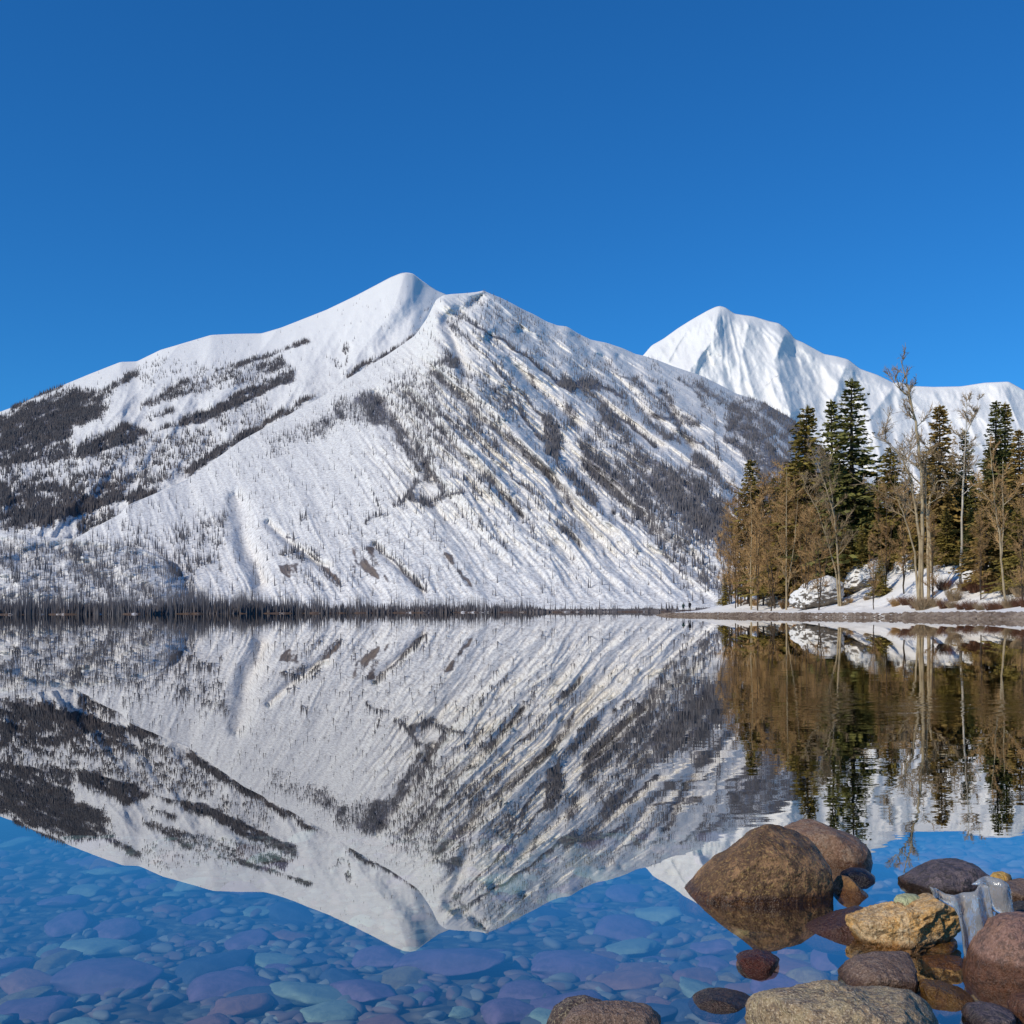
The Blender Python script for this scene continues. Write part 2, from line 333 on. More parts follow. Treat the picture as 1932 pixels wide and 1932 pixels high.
def dispB(X, Y, T):
    th, r = fan(X, Y)
    wv = 0.0065 * fbm(X / 130, Y / 130, 0, 3, 2)
    zone = ss(640, 860, X + 0.25 * (Y - 700)) * ss(1120, 820, Y - 0.28 * (X - 900))
    zone = np.maximum(zone, 0.10)
    a = th + wv
    g = 1 - np.abs(noise(a * 26, r / 420, 0, 31)) * 2
    g2 = 1 - np.abs(noise(a * 58, r / 260, 0, 33)) * 2
    g3 = 1 - np.abs(noise(a * 130, r / 150, 0, 35)) * 2
    d = -(75 * g + 42 * g2 + 20 * g3) * zone
    d += -46 * fbm(a * 38, r / 95, 0, 4, 44, .6) * (0.22 + zone) - 12 * fbm(X / 20, Y / 20, 0, 4, 45, .6) * (.3 + zone)
    for P, wd, dp in GULLY:
        dd = linedist(P, X + 5 * noise(X / 30, Y / 30, 0, 6), Y)
        d += dp * np.exp(-(dd / wd) ** 2)
    d += 24 * np.abs(fbm(a * 150, r / 75, 0, 3, 47, .6)) * 2 * (.10 + zone) + 16 * np.abs(noise(a * 330, r / 45, 0, 48)) * zone
    return d * ss(1.0, .985, T)
GULLY = [(z5([(740, 640), (860, 750), (1000, 880), (1140, 990), (1280, 1110), (1400, 1260)]), 9, 70), (z5([(600, 740), (720, 860), (860, 1020), (960, 1120), (1070, 1230), (1170, 1350)]), 8, 60),
         (z5([(450, 740), (540, 870), (620, 960), (690, 1060), (740, 1170)]), 10, 80), (z4([(1180, 1260), (1220, 1450), (1300, 1680)]), 16, 75),
         (z4([(1340, 1380), (1440, 1480), (1620, 1600)]), 7, 40), (z5([(430, 1490), (560, 1600), (680, 1720)]), 6, 35), (z6([(150, 430), (370, 650), (560, 790), (830, 1000)]), 10, 90),
         (z6([(0, 460), (250, 740), (440, 900)]), 10, 80), (z6([(560, 560), (800, 860), (1000, 1010)]), 10, 80), (z6([(850, 740), (1000, 1000), (1200, 1200)]), 9, 70),
         (z5([(850, 330), (800, 400), (860, 520), (900, 650)]), 13, 110), (z5([(980, 240), (920, 300), (870, 350)]), 9, 90), (z6([(420, 440), (700, 760), (900, 900)]), 8, 60), (z6([(640, 560), (860, 800), (1100, 1050)]), 8, 60)]
def dispC(X, Y, T):
    n = 1 - np.abs(fbm(X / 55 - Y / 150, Y / 150, 0, 4, 61)) * 2
    aa = np.arctan2(X - 1358, Y - 500) + .05 * fbm(X / 60, Y / 60, 0, 3, 66); rr_ = np.hypot(X - 1358, Y - 500)
    rib = 34 * np.abs(noise(aa * 7, rr_ / 160, 0, 67)) - 170 * np.exp(-linedist([(1358, 570), (1345, 640), (1300, 700)], X, Y) / 28) - 140 * np.exp(-linedist([(1488, 615), (1460, 680), (1490, 780)], X, Y) / 26) - 90 * np.exp(-linedist([(1415, 595), (1400, 670), (1420, 740)], X, Y) / 18) - 130 * np.exp(-linedist([(1697, 715), (1640, 790), (1660, 860)], X, Y) / 30) - 120 * np.exp(-linedist([(1600, 675), (1570, 760), (1580, 850)], X, Y) / 26) + 26 * np.abs(noise(aa * 17, rr_ / 90, 0, 68))
    return (rib - 60 * n - 14 * (1 - np.abs(fbm(X / 26 - Y / 60 + .5 * fbm(X / 50, Y / 50, 0, 2, 5), Y / 60, 0, 4, 64)) * 3) - 16 * fbm(X / 12, Y / 16, 0, 4, 63, .6)) * ss(1, .965, T)
def dispD(X, Y, T): return -50 * fbm(X / 60, Y / 30, 0, 4, 71) * ss(1, .9, T)
CD = np.maximum(0.30 * ss(1000, 1060, gy) * (0.6 + 0.5 * fbm(gx / 40, gy / 20, 0, 3, 77)), 0)
np.maximum(CD, .7 * linemask(z4([(760, 1500), (830, 1580), (890, 1640)]), 6), out=CD); np.maximum(CD, .7 * linemask(z4([(350, 1500), (390, 1560)]), 4), out=CD)
np.maximum(CD, .6 * linemask(z4([(150, 1640), (270, 1680)]), 5), out=CD)
CC = np.maximum(0, .32 * ss(1.2, 1.9, fbm(gx / 26, gy / 40, 0, 4, 80) * 3 + 1) * ss(1450, 1300, gx + (gy - 700) * -.3)) + .12 * ss(700, 820, gy)
for P in (z6([(1060, 400), (1110, 500)]), z6([(1110, 540), (1150, 550)]), z6([(1240, 400), (1250, 480)]), z6([(1350, 720), (1424, 650)]), [(1500, 740), (1560, 800), (1600, 850)], [(1700, 770), (1780, 800)], [(1760, 760), (1840, 790)]):
    np.maximum(CC, .45 * linemask(P, 4), out=CC)

th_, r_ = np.arctan2(wy + 236, wx + 160), np.hypot(wy + 236, wx + 160)
th_ = th_ + .0065 * fbm(gx / 90, gy / 90, 0, 3, 12)
sa = noise(th_ * 70, r_ / 170, 0, 151); sb = noise(th_ * 170, r_ / 110, 0, 152)
CB *= np.clip(.80 + .34 * sa + .30 * sb + .25 * fbm(gx / 16, gy / 16, 0, 3, 153), 0, 1.15)
zl = ss(720, 900, gx + .25 * (gy - 700)) * ss(1080, 860, gy - .28 * (gx - 900)) * ss(14, 60, gy - interp(RB, gx, 5))
ln = ss(.80, .97, 1 - np.abs(noise(th_ * 42, r_ / 300, 0, 154)) * 1.6) * ss(-.3, .3, noise(th_ * 12, r_ / 90, 0, 155))
l2 = ss(.80, .97, 1 - np.abs(noise(th_ * 95, r_ / 200, 0, 156)) * 1.6) * ss(-.2, .3, noise(th_ * 20, r_ / 60, 0, 157))
CB = np.maximum(CB, np.maximum(.85 * ln, .68 * l2) * zl)  # dark fan lines paint rock and gully shadow together
CB *= 1 - .8 * EARTH
CA *= np.clip(.80 + .75 * fbm((gx + .6 * gy) / 26, (gy + .35 * gx) / 7, 0, 4, 158), 0, 1.05)
EARTH *= np.clip(.60 + 1.1 * fbm((gx - .5 * gy) / 8, (gy + .5 * gx) / 22, 0, 4, 159), 0, 1)
shA = sheet('left_mountain', (-420, 1250), 900, 380, RA, [(-420, 2100), (1250, 2300)], [(-420, 4200), (0, 4800), (400, 6200), (767, 7000), (1250, 7000)], 3, CA, dispA, M_FAR_A, 'broad snowy mountain with the highest rounded summit and dark forest streaks on its left flank')
shB = sheet('front_mountain', (-400, 2400), 1500, 520, RB, [(-400, 1720), (2400, 1720)], [(-400, 1850), (0, 2000), (243, 2450), (455, 3150), (729, 3900), (850, 4300), (912, 4400), (1214, 5100), (1500, 5500), (2000, 4400), (2400, 4200)], 4, CB, dispB, M_FAR_A, 'pointed snowy mountain face furrowed by long dark gullies in the middle')
shC = sheet('far_peak', (1050, 2500), 800, 300, RC, [(1050, 5600), (2500, 5600)], [(1050, 7600), (1358, 8200), (2500, 7800)], 2, CC, dispC, M_FAR_C, 'smooth white pyramid peak far behind the trees on the right')
shD = sheet('low_hill', (-420, 470), 400, 120, RD, [(-420, 1640), (470, 1640)], [(-420, 2000), (340, 1950), (470, 1750)], 3, CD, dispD, M_FAR_A, 'low snowy hill at the left foot of the mountains')

# trees on the slopes: thousands of thin crowns and burnt trunks, nobody could count them
def spikes(name, P, Hh, Rr, mat, lean=0.03):
    n = len(P); k = 4
    ang = RNG.random(n) * 6.28
    V = np.zeros((n, k + 1, 3))
    for i in range(k):
        V[:, i, 0] = P[:, 0] + Rr * np.cos(ang + i * 2 * math.pi / k); V[:, i, 1] = P[:, 1] + Rr * np.sin(ang + i * 2 * math.pi / k); V[:, i, 2] = P[:, 2] - 3
    V[:, k, 0] = P[:, 0] + Hh * lean * RNG.normal(size=n); V[:, k, 1] = P[:, 1]; V[:, k, 2] = P[:, 2] + Hh
    b = np.arange(n)[:, None] * (k + 1)
    Fc = np.stack([np.concatenate([b + i, b + (i + 1) % k, b + k], 1) for i in range(k)], 1).reshape(-1, 3)
    return npmesh(name, V.reshape(-1, 3), Fc, mat, smooth=False)
def scatter(sh, n, power=1.6, extra=0.0):
    V = sh['V']; c = (sh['c'] + extra) * (1 - sh['e'])
    A = np.linalg.norm(np.cross(V[1:, :-1] - V[:-1, :-1], V[:-1, 1:] - V[:-1, :-1]), axis=-1)
    dist = V[:-1, :-1, 1]
    wgt = (np.clip(c[:-1, :-1], 0, 1) ** power) / dist ** 2 * A
    clump = 0.35 + ss(-.25, .35, fbm(sh['X'][:-1, :-1] / 14, sh['Y'][:-1, :-1] / 9, 0, 3, 90)) * 1.2
    wgt = wgt * clump
    wgt = (wgt / wgt.sum()).ravel()
    idx = RNG.choice(len(wgt), n, p=wgt); j, i = np.unravel_index(idx, A.shape)
    u, v = RNG.random((n, 1)), RNG.random((n, 1))
    return V[j, i] * (1 - u) * (1 - v) + V[j, i + 1] * u * (1 - v) + V[j + 1, i] * (1 - u) * v + V[j + 1, i + 1] * u * v, c[j, i]
def wood(name, sh, n, hmin, hmax, rad, mat, label, power=1.6, extra=0.0):
    P, c = scatter(sh, n, power, extra)
    Hh = hmin + (hmax - hmin) * RNG.random(n) ** 1.3; Rr = rad * (0.5 + RNG.random(n)) * (0.7 + 0.9 * c)
    o = link(name, spikes(name, P, Hh, Rr, mat)); tag(o, label, 'forest', kind='stuff')
wood('slope_forest', shA, 30000, 10, 24, 1.8, M_DARKW, 'dark forest streaks and burnt trunks on the left mountain', 1.7, .02)
wood('burnt_trees', shB, 36000, 8, 23, 1.2, M_BURNT, 'grey burnt tree trunks standing all over the front mountain', 1.35, .06)
wood('hill_trees', shD, 6500, 8, 24, .7, M_BURNT, 'thin bare trunks on the low hill at the left', 1.0, .08)

# ------------------------------------------------------------------ far shore with its wood
M_SNOW = None
def mat_snow(name, dirt=(0.16, 0.105, 0.07), amount=0.5, scale=0.5):
    t = NT(name); v = t.coord('Object')
    n = t.noise(v, scale, 6, 0.65); n2 = t.noise(v, scale * 6, 4, 0.6)
    cov = t.n('Attribute', _attribute_name='cover').outputs['Fac']
    f = t.ramp(t.math('ADD', t.math('MULTIPLY', n, 0.8), t.math('ADD', cov, t.math('MULTIPLY', n2, 0.25))), 0.95, 1.1)
    g = t.mix(n2, dirt, tuple(x * 0.45 for x in dirt))
    col = t.mix(f, (0.82, 0.79, 0.74), g)
    hgt = t.math('ADD', n, t.math('MULTIPLY', n2, 0.2))
    t.bsdf(Base__Color=col, Roughness=0.7, Specular__IOR__Level=0.2, Normal=t.bump(hgt, 0.5, 0.6))
    return t.m
M_SHORE = mat_snow('snow_over_brown_ground')
nc, nr = 500, 24
xs = np.linspace(-420, 1700, nc); ys = np.linspace(0, 1, nr)
X, T = np.meshgrid(xs, ys)
front = 1330 + 60 * fbm(X / 200, 0, 0, 3, 101) + 40 * fbm(X / 17, 0, 0, 3, 106) + interp([(-420, 0), (900, 0), (1100, -60), (1350, -180), (1700, -180)], X)
Yd = front + (1760 - front) * T
zz = -1.5 + 3.2 * ss(0, .06, T) + 1.0 * T + 0.5 * fbm(X / 30, Yd / 30, 0, 3, 103)
xw = (X - HX) / F * Yd
me = npmesh('far_shore', np.stack([xw, Yd, zz], -1).reshape(-1, 3), gridfaces(nr, nc), M_SHORE); attr(me, 'cover', .72 + .6 * fbm(X / 9, Yd / 50, 0, 4, 104))
tag(link('far_shore', me), 'snowy strip of land along the far waterline', kind='structure')
def shore_wood(name, n, x0, x1, hmin, hmax, rad, mat, label, seed, dens):
    xx = x0 + (x1 - x0) * RNG.random(n * 4)
    keep = (RNG.random(n * 4) < dens(xx)) & ~((xx > 1280) & (xx < 1312)); xx = xx[keep][:n]; n = len(xx)
    fr = 1345 + 60 * fbm(xx / 200, 0, 0, 3, 101) + interp([(-420, 0), (900, 0), (1100, -60), (1350, -180), (1700, -180)], xx)
    Y = fr + 200 * RNG.random(n) ** 1.5
    hh = (hmin + (hmax - hmin) * RNG.random(n) ** 1.2) * (0.75 + 0.35 * fbm(xx / 26, 0, 0, 3, seed))
    hh = hh * interp([(-420, 1), (500, 1), (700, .72), (1000, .62), (1500, .6)], xx, 20)
    P = np.stack([(xx - HX) / F * Y, Y, np.full(n, 1.5)], -1)
    tag(link(name, spikes(name, P, hh, rad * (0.5 + RNG.random(n)), mat, 0.02)), label, 'forest', kind='stuff')
d1 = lambda x: np.clip(interp([(-420, 1), (400, 1), (560, .8), (700, .45), (850, .4), (980, .5), (1005, .06), (1100, .04)], x) * (0.8 + .8 * fbm(x / 24, 1, 0, 3, 111)), .03, 1)
shore_wood('far_shore_wood', 5200, -420, 1080, 14, 42, .55, M_BURNT, 'thin grey bare trees in a band along the far shore', 112, d1)
shore_wood('far_shore_thicket', 4500, -420, 1300, 5, 20, 1.5, M_DARKW, 'dark low thicket at the far waterline', 113, lambda x: np.clip(interp([(-420, 1), (450, 1), (700, .7), (1000, .8), (1040, .12), (1300, .1)], x) * (0.7 + .9 * fbm(x / 40, 2, 0, 3, 114)), .05, 1))
shore_wood('far_shore_bushes', 2200, 1000, 1420, 2, 6.5, 2.6, M_DARKW, 'low dark bushes on the far shore behind the two people', 115, lambda x: 0.8 + 0 * x)

# ------------------------------------------------------------------ lake water and bed
def mat_water():
    t = NT('clear_lake_water')
    geo = t.n('NewGeometry'); pos = geo.outputs['Position']
    sp = t.n('SeparateXYZ', Vector=pos)
    mp = t.n('Mapping', Vector=pos, Scale=(1, 1, 1))
    # breeze patch in the right middle distance
    patchn = t.noise(t.n('Mapping', Vector=pos, Scale=(0.35, 0.22, 1)).outputs[0], 1.0, 3, 0.6)
    py = t.math('MULTIPLY', t.ramp(sp.outputs[1], 3.3, 4.8), t.ramp(sp.outputs[1], 30.0, 9.0))
    pxm = t.ramp(t.math('DIVIDE', sp.outputs[0], t.math('MAXIMUM', sp.outputs[1], 0.5)), 0.06, 0.24)
    patch = t.math('MULTIPLY', t.math('MULTIPLY', py, pxm), t.ramp(patchn, 0.35, 0.62, 0.25, 1.0))
    nz = t.noise(t.n('Mapping', Vector=pos, Scale=(0.9, 4.0, 1)).outputs[0], 2.2, 4, 0.6, col=True)
    nz2 = t.noise(t.n('Mapping', Vector=pos, Scale=(0.8, 2.0, 1)).outputs[0], 0.35, 3, 0.5, col=True)
    d1 = t.n('VectorMath', _operation='SUBTRACT', i0=nz, i1=(0.5, 0.5, 0.5)).outputs[0]
    d2 = t.n('VectorMath', _operation='SUBTRACT', i0=nz2, i1=(0.5, 0.5, 0.5)).outputs[0]
    amp = t.math('ADD', t.math('ADD', t.math('MULTIPLY', patch, 0.026), t.math('MULTIPLY', t.math('MULTIPLY', t.ramp(sp.outputs[1], 6.8, 8.2), t.ramp(sp.outputs[1], 12.5, 10.0)), t.math('MULTIPLY', t.ramp(sp.outputs[0], 1.9, 3.6), t.math('MULTIPLY', t.ramp(patchn, .42, .55), .10)))), 0.0007)
    v1 = t.n('VectorMath', _operation='SCALE', i0=d1); t.put(v1, 'Scale', amp)
    v2 = t.n('VectorMath', _operation='SCALE', i0=d2); t.put(v2, 'Scale', 0.0016)
    v = t.n('VectorMath', _operation='ADD', i0=v1.outputs[0], i1=v2.outputs[0]).outputs[0]
    v = t.n('VectorMath', _operation='MULTIPLY', i0=v, i1=(0.5, 1, 0)).outputs[0]
    v = t.n('VectorMath', _operation='ADD', i0=v, i1=(0, 0, 1)).outputs[0]
    nrm = t.n('VectorMath', _operation='NORMALIZE', i0=v).outputs[0]
    fr = t.math('ABSOLUTE', t.n('VectorMath', _operation='DOT_PRODUCT', i0=nrm, i1=geo.outputs['Incoming']).outputs['Value'])
    nd = t.t.nodes.new('ShaderNodeValToRGB'); t.put(nd, 'i0', fr); cr_ = nd.color_ramp
    for p, v_ in ((0.0, 0.93), (0.06, 0.80), (0.1, 0.72), (0.2, 0.62), (0.265, 0.54), (0.30, 0.47), (0.35, 0.31), (0.45, 0.18), (0.6, 0.08)):
        e = cr_.elements.new(p); e.color = (v_, v_, v_, 1)
    cr_.elements.remove(cr_.elements[0]); cr_.elements.remove(cr_.elements[len(cr_.elements) - 1])
    gl = t.n('BsdfGlossy', Color=(1.0, 0.985, 0.96), Roughness=0.0, Normal=nrm)
    tr = t.n('BsdfTransparent', Color=(0.93, 0.97, 0.99))
    va = t.n('VolumeAbsorption', Color=(0.40, 0.64, 0.74), Density=0.55); t.t.links.new(va.outputs[0], t.out.inputs[1])
    mx = t.n('MixShader', Fac=nd.outputs[0], i1=tr.outputs[0], i2=gl.outputs[0])
    t.t.links.new(mx.outputs[0], t.out.inputs[0])
    return t.m
wv = np.array([(-3500, -30, 0), (3500, -30, 0), (3500, 1800, 0), (-3500, 1800, 0)], float)
wv = np.concatenate([wv, wv - np.array([0, 0, 60.0])])
wf = np.array([[0, 1, 2, 3], [7, 6, 5, 4], [0, 4, 5, 1], [1, 5, 6, 2], [2, 6, 7, 3], [3, 7, 4, 0]])
tag(link('lake_water', npmesh('lake_water', wv, wf, mat_water(), False)), 'calm mirror-like lake water', kind='structure')

def bedz(X, Y):
    d = 0.26 + 0.045 * np.clip(Y - 2.2, 0, 5) + 0.20 * np.clip(Y - 6.5, 0, 14) + .03 * np.clip(Y - 16, 0, 500)
    right = ss(0.45, 1.25, X - 0.04 * (Y - 3)) * ss(6.5, 3.8, Y)
    d = d * (1 - .72 * right)
    return -d + 0.035 * fbm(X * 1.3, Y * 1.3, 0, 3, 120) + .02 * ss(2.2, 1.0, Y)
def axis_(a, b, near, n): # denser near the camera
    t = np.linspace(-1, 1, n); v = np.sinh(t * 5) / math.sinh(5); return v
xs = np.concatenate([-np.geomspace(3500, 6, 40), np.linspace(-5.9, 5.9, 240), np.geomspace(6, 3500, 40)])
ys = np.concatenate([np.linspace(-30, 1.4, 20), np.linspace(1.5, 14, 260), np.geomspace(14.2, 1700, 60)])
X, Y = np.meshgrid(xs, ys)
def mat_bed():
    t = NT('pebbly_lake_bed'); v = t.coord('Object', (1, 1, 1))
    warp = t.n('VectorMath', _operation='ADD', i0=v, i1=t.n('VectorMath', _operation='SCALE', i0=t.noise(v, 3, 2, .5, col=True), Scale=0.12).outputs[0]).outputs[0]
    a = t.n('TexVoronoi', Vector=warp, Scale=14.0); b = t.n('TexVoronoi', Vector=warp, Scale=34.0)
    hs_ = t.n('SeparateColor', Color=a.outputs['Color'])
    hs2 = t.n('SeparateColor', Color=b.outputs['Color'])
    c1 = t.mix(hs_.outputs[0], (0.12, 0.10, 0.06), (0.34, 0.28, 0.17))
    c1 = t.mix(t.math('MULTIPLY', hs_.outputs[1], 0.5), c1, (0.20, 0.10, 0.08))
    c2 = t.mix(hs2.outputs[0], (0.09, 0.08, 0.045), (0.30, 0.27, 0.19))
    col = t.mix(t.ramp(t.noise(v, 1.6, 3), .42, .58), c1, c2)
    col = t.mix(t.ramp(a.outputs['Distance'], .2, .6, 0, .55), col, (0.045, 0.035, 0.018))
    t.bsdf(Base__Color=col, Roughness=0.8, Normal=t.bump(t.math('SUBTRACT', 1.0, a.outputs['Distance']), 0.03, 0.8))
    return t.m
tag(link('lake_bed', npmesh('lake_bed', np.stack([X, Y, bedz(X, Y)], -1).reshape(-1, 3), gridfaces(len(ys), len(xs)), mat_bed())), 'stony lake bed seen through the water', kind='structure')

# ------------------------------------------------------------------ right bank
SHX = [(-30, 90), (40, 62), (70, 52), (98, 45.7), (126, 44.0), (143, 37.5), (170, 34.5), (195, 32.6), (210, 30.6), (228, 30.2), (238, 34), (250, 50), (270, 110), (300, 220)]
def shore_x(Y): return np.interp(Y, [p[0] for p in SHX], [p[1] for p in SHX])
def bankz(X, Y):
    X = np.asarray(X, float); Y = np.asarray(Y, float)
    s = (X - shore_x(Y)) + 0.45 * fbm(X / 4, Y / 4, 0, 3, 130)
    near = np.interp(s, [-12, -3, 0, 1.0, 2.0, 5, 9, 13, 18, 26, 80], [-2.5, -.9, -.02, .40, .58, 1.0, 1.7, 3.2, 6.0, 8.5, 16.0])
    low = np.interp(s, [-12, -3, 0, 1.2, 2.2, 5, 8, 80], [-2.5, -.7, -.02, .3, .45, .62, .68, .8])
    f = ss(240, 200, Y)
    z = low + (near - low) * f
    z = z + ss(1.5, 8, s) * f * (0.55 * fbm(X / 5, Y / 5, 0, 4, 131) + 0.5 * fbm(X / 14, Y / 14, 0, 2, 132))
    return z
ys = np.concatenate([np.linspace(10, 80, 40), np.linspace(80.5, 215, 330), np.linspace(216, 300, 60)])
ts = np.concatenate([np.linspace(-10, -1, 12), np.linspace(-.8, 22, 190), np.geomspace(22.5, 160, 30)])
Tt, Y = np.meshgrid(ts, ys); X = shore_x(Y) + Tt
Z = bankz(X, Y)
# where the snow has gone: under the trees and by the cobbles
s = Tt
cov = .52 * ss(1.9, .8, s + .5 * fbm(X / 2, Y / 2, 0, 3, 140)) + .55 * ss(.0, .5, fbm(X / 6, Y / 9, 0, 4, 141)) * ss(5, 8, s) + .42 * ss(138, 115, Y) * ss(6, 8, s) * ss(13, 9, s) + .25 * ss(16, 22, s)
me = npmesh('shore_bank', np.stack([X, Y, Z], -1).reshape(-1, 3), gridfaces(len(ys), len(ts)), M_SHORE); attr(me, 'cover', cov)
tag(link('shore_bank', me), 'snowy bank with brown ground rising on the right', kind='structure')

# cobbles of the foreshore: too many to count
def rock_ico(sub, seed, flat=.6, rough=.18, cut=3):
    bm = bmesh.new(); bmesh.ops.create_icosphere(bm, subdivisions=sub, radius=1)
    V = np.array([v.co[:] for v in bm.verts]); Fc = np.array([[v.index for v in f.verts] for f in bm.faces]); bm.free()
    rg = np.random.default_rng(seed)
    for k in range(cut):
        d = rg.normal(size=3); d /= np.linalg.norm(d); h = .62 + .25 * rg.random(); pr = V @ d
        V = V - np.maximum(pr - h, 0)[:, None] * d * .85
    V *= (1 + rough * fbm(V[:, 0] * 1.3 + seed, V[:, 1] * 1.3, V[:, 2] * 1.3, 3, seed))[:, None]
    V[:, 2] *= flat; return V, Fc
M_COB = mat_plain('brown_grey_cobbles', (0.30, 0.24, 0.19), 0.85, (0.14, 0.10, 0.075), 0.6)
protos = [rock_ico(1, 200 + i) for i in range(6)]
VV, FF, off = [], [], 0
for i in range(5200):
    Yc = 86 + 150 * random.random() ** 1.3; sx = -.4 + 1.8 * random.random()
    Xc = shore_x(Yc) + sx; z = float(bankz(Xc, Yc)); r = (0.10 + 0.22 * random.random() ** 2) * (1.3 if Yc < 120 else 1)
    V, Fc = protos[i % 6]; a = random.random() * 6.28; c, s_ = math.cos(a), math.sin(a)
    W = V * [r, r * .8, r]; W = np.stack([W[:, 0] * c - W[:, 1] * s_ + Xc, W[:, 0] * s_ + W[:, 1] * c + Yc, W[:, 2] + z + r * .15], -1)
    VV.append(W); FF.append(Fc + off); off += len(W)
tag(link('shore_cobbles', npmesh('shore_cobbles', np.concatenate(VV), np.concatenate(FF), M_COB, False)), 'band of brown cobbles along the right waterline', 'cobbles', kind='stuff')

# ------------------------------------------------------------------ trees of the right bank
class MB:
    def __init__(s): s.v, s.f = [], []
    def tube(s, P, Rr, n=5):
        P = [Vector(p) for p in P]; b = len(s.v)
        for i, p in enumerate(P):
            d = (P[min(i + 1, len(P) - 1)] - P[max(i - 1, 0)]).normalized()
            u = d.orthogonal().normalized(); w_ = d.cross(u)
            for k in range(n):
                a = 2 * math.pi * k / n; s.v.append(p + (u * math.cos(a) + w_ * math.sin(a)) * Rr[i])
        for i in range(len(P) - 1):
            for k in range(n):
                q = b + i * n; s.f.append((q + k, q + (k + 1) % n, q + n + (k + 1) % n, q + n + k))
    def twig(s, a, b_, r):
        i = len(s.v); d = (b_ - a); u = d.orthogonal().normalized() * r; w_ = d.cross(u).normalized() * r
        s.v += [a + u, a - .5 * u + .87 * w_, a - .5 * u - .87 * w_, b_]
        s.f += [(i, i + 1, i + 3), (i + 1, i + 2, i + 3), (i + 2, i, i + 3)]
    def build(s, name, mat, parent=None, smooth=True):
        me = bpy.data.meshes.new(name); me.from_pydata([tuple(v) for v in s.v], [], s.f); me.materials.append(mat)
        me.polygons.foreach_set('use_smooth', [smooth] * len(me.polygons)); me.update()
        return link(name, me, parent)
def rv(k=1.0): return Vector((random.gauss(0, 1), random.gauss(0, 1), random.gauss(0, 1))) * k

M_NEEDLE = mat_plain('olive_needles', (0.30, 0.225, 0.05), 0.85, (0.19, 0.145, 0.038), 0.5)
M_NEEDLE_D = mat_plain('dark_green_needles', (0.18, 0.17, 0.045), 0.85, (0.11, 0.11, 0.035), 0.5)
M_NEEDLE_B = mat_plain('brownish_needles', (0.34, 0.225, 0.065), 0.85, (0.21, 0.14, 0.042), 0.5)
M_BARKD = mat_plain('dark_bark', (0.09, 0.065, 0.045), 0.9, (0.05, 0.038, 0.03), 2)
M_BARKP = mat_plain('pale_bark', (0.50, 0.40, 0.25), 0.85, (0.32, 0.24, 0.14), 1.5)
M_BARKW = mat_plain('white_birch_bark', (0.62, 0.56, 0.46), 0.8, (0.35, 0.30, 0.23), 1.2)
M_TWIG = mat_plain('brown_twigs', (0.52, 0.325, 0.145), 0.9, (0.36, 0.215, 0.092), 0.4)
M_TWIGG = mat_plain('grey_brown_twigs', (0.38, 0.28, 0.17), 0.9, (0.24, 0.17, 0.10), 0.4)
M_TWIGR = mat_plain('reddish_twigs', (0.20, 0.095, 0.055), 0.9, (0.12, 0.06, 0.04), 0.8)

def conifer(h, r, seed, needle, bare=0.08, dens=1.0, rnd=False):
    random.seed(seed); root = bpy.data.objects.new('conifer', None); S.collection.objects.link(root)
    tr = MB(); lean = rv(0.012)
    ax = lambda t: Vector((lean.x * h * t * t, lean.y * h * t * t, h * t))
    tr.tube([ax(i / 8) for i in range(9)], [0.017 * h * (1 - i / 8.4) + .01 for i in range(9)], 6)
    cr_ = MB(); z = bare; irr = [random.uniform(.55, 1.22) for _ in range(12)]
    while z < .995:
        nb = random.randint(5, 7)
        prof = (1 - z) ** .78 if not rnd else max(0.05, math.sin(math.pi * min(1, (1.02 - z) * 1.15)) ** .5 * (0.6 + .4 * (1 - z)))
        for k in range(nb):
            a = random.random() * 6.28
            L = r * prof * random.uniform(.6, 1.15) * irr[int((a / 6.28 * 4 + z * 14)) % 12] + .012 * h
            up = 0.55 * (z ** 2) - .12; d = Vector((math.cos(a), math.sin(a), up))
            p0 = ax(z); side = Vector((-math.sin(a), math.cos(a), 0)); ns = max(3, int(L / (.020 * h) * dens))
            for q in range(ns):
                s_ = (q + random.random()) / ns; c = p0 + d * (L * s_) + Vector((0, 0, -.20 * L * s_ * s_ + .10 * L * max(0, s_ - .75) * 2))
                for sg in (-1, 1):
                    ll = (.014 * h + .30 * L * (1 - s_ * .75)) * random.uniform(.6, 1.2)
                    e = c + side * (sg * ll * .75) + d * (ll * .65) + Vector((0, 0, -ll * random.uniform(.05, .5)))
                    mid = (c + e) / 2; wv_ = (d * random.uniform(.3, 1) + Vector((0, 0, random.uniform(-1, 1)))).normalized() * (.0052 * h + ll * .13)
                    i = len(cr_.v); cr_.v += [c, mid + wv_, e, mid - wv_]; cr_.f.append((i, i + 1, i + 2, i + 3))
            tr_end = p0 + d * (L * .8) + Vector((0, 0, -.13 * L))
            tr.twig(p0, tr_end, .0022 * h)
        z += random.uniform(.012, .02) * (1.15 - .35 * z)
    top = ax(1); 
    for k in range(14):
        cr_.twig(top - Vector((0, 0, .03 * h)) + rv(.003 * h), top + Vector((0, 0, .012 * h)) + rv(.006 * h), .003 * h)
    tr.build('trunk', M_BARKD, root); cr_.build('crown', needle, root, False)
    root['h'] = h; root['r'] = r
    return root
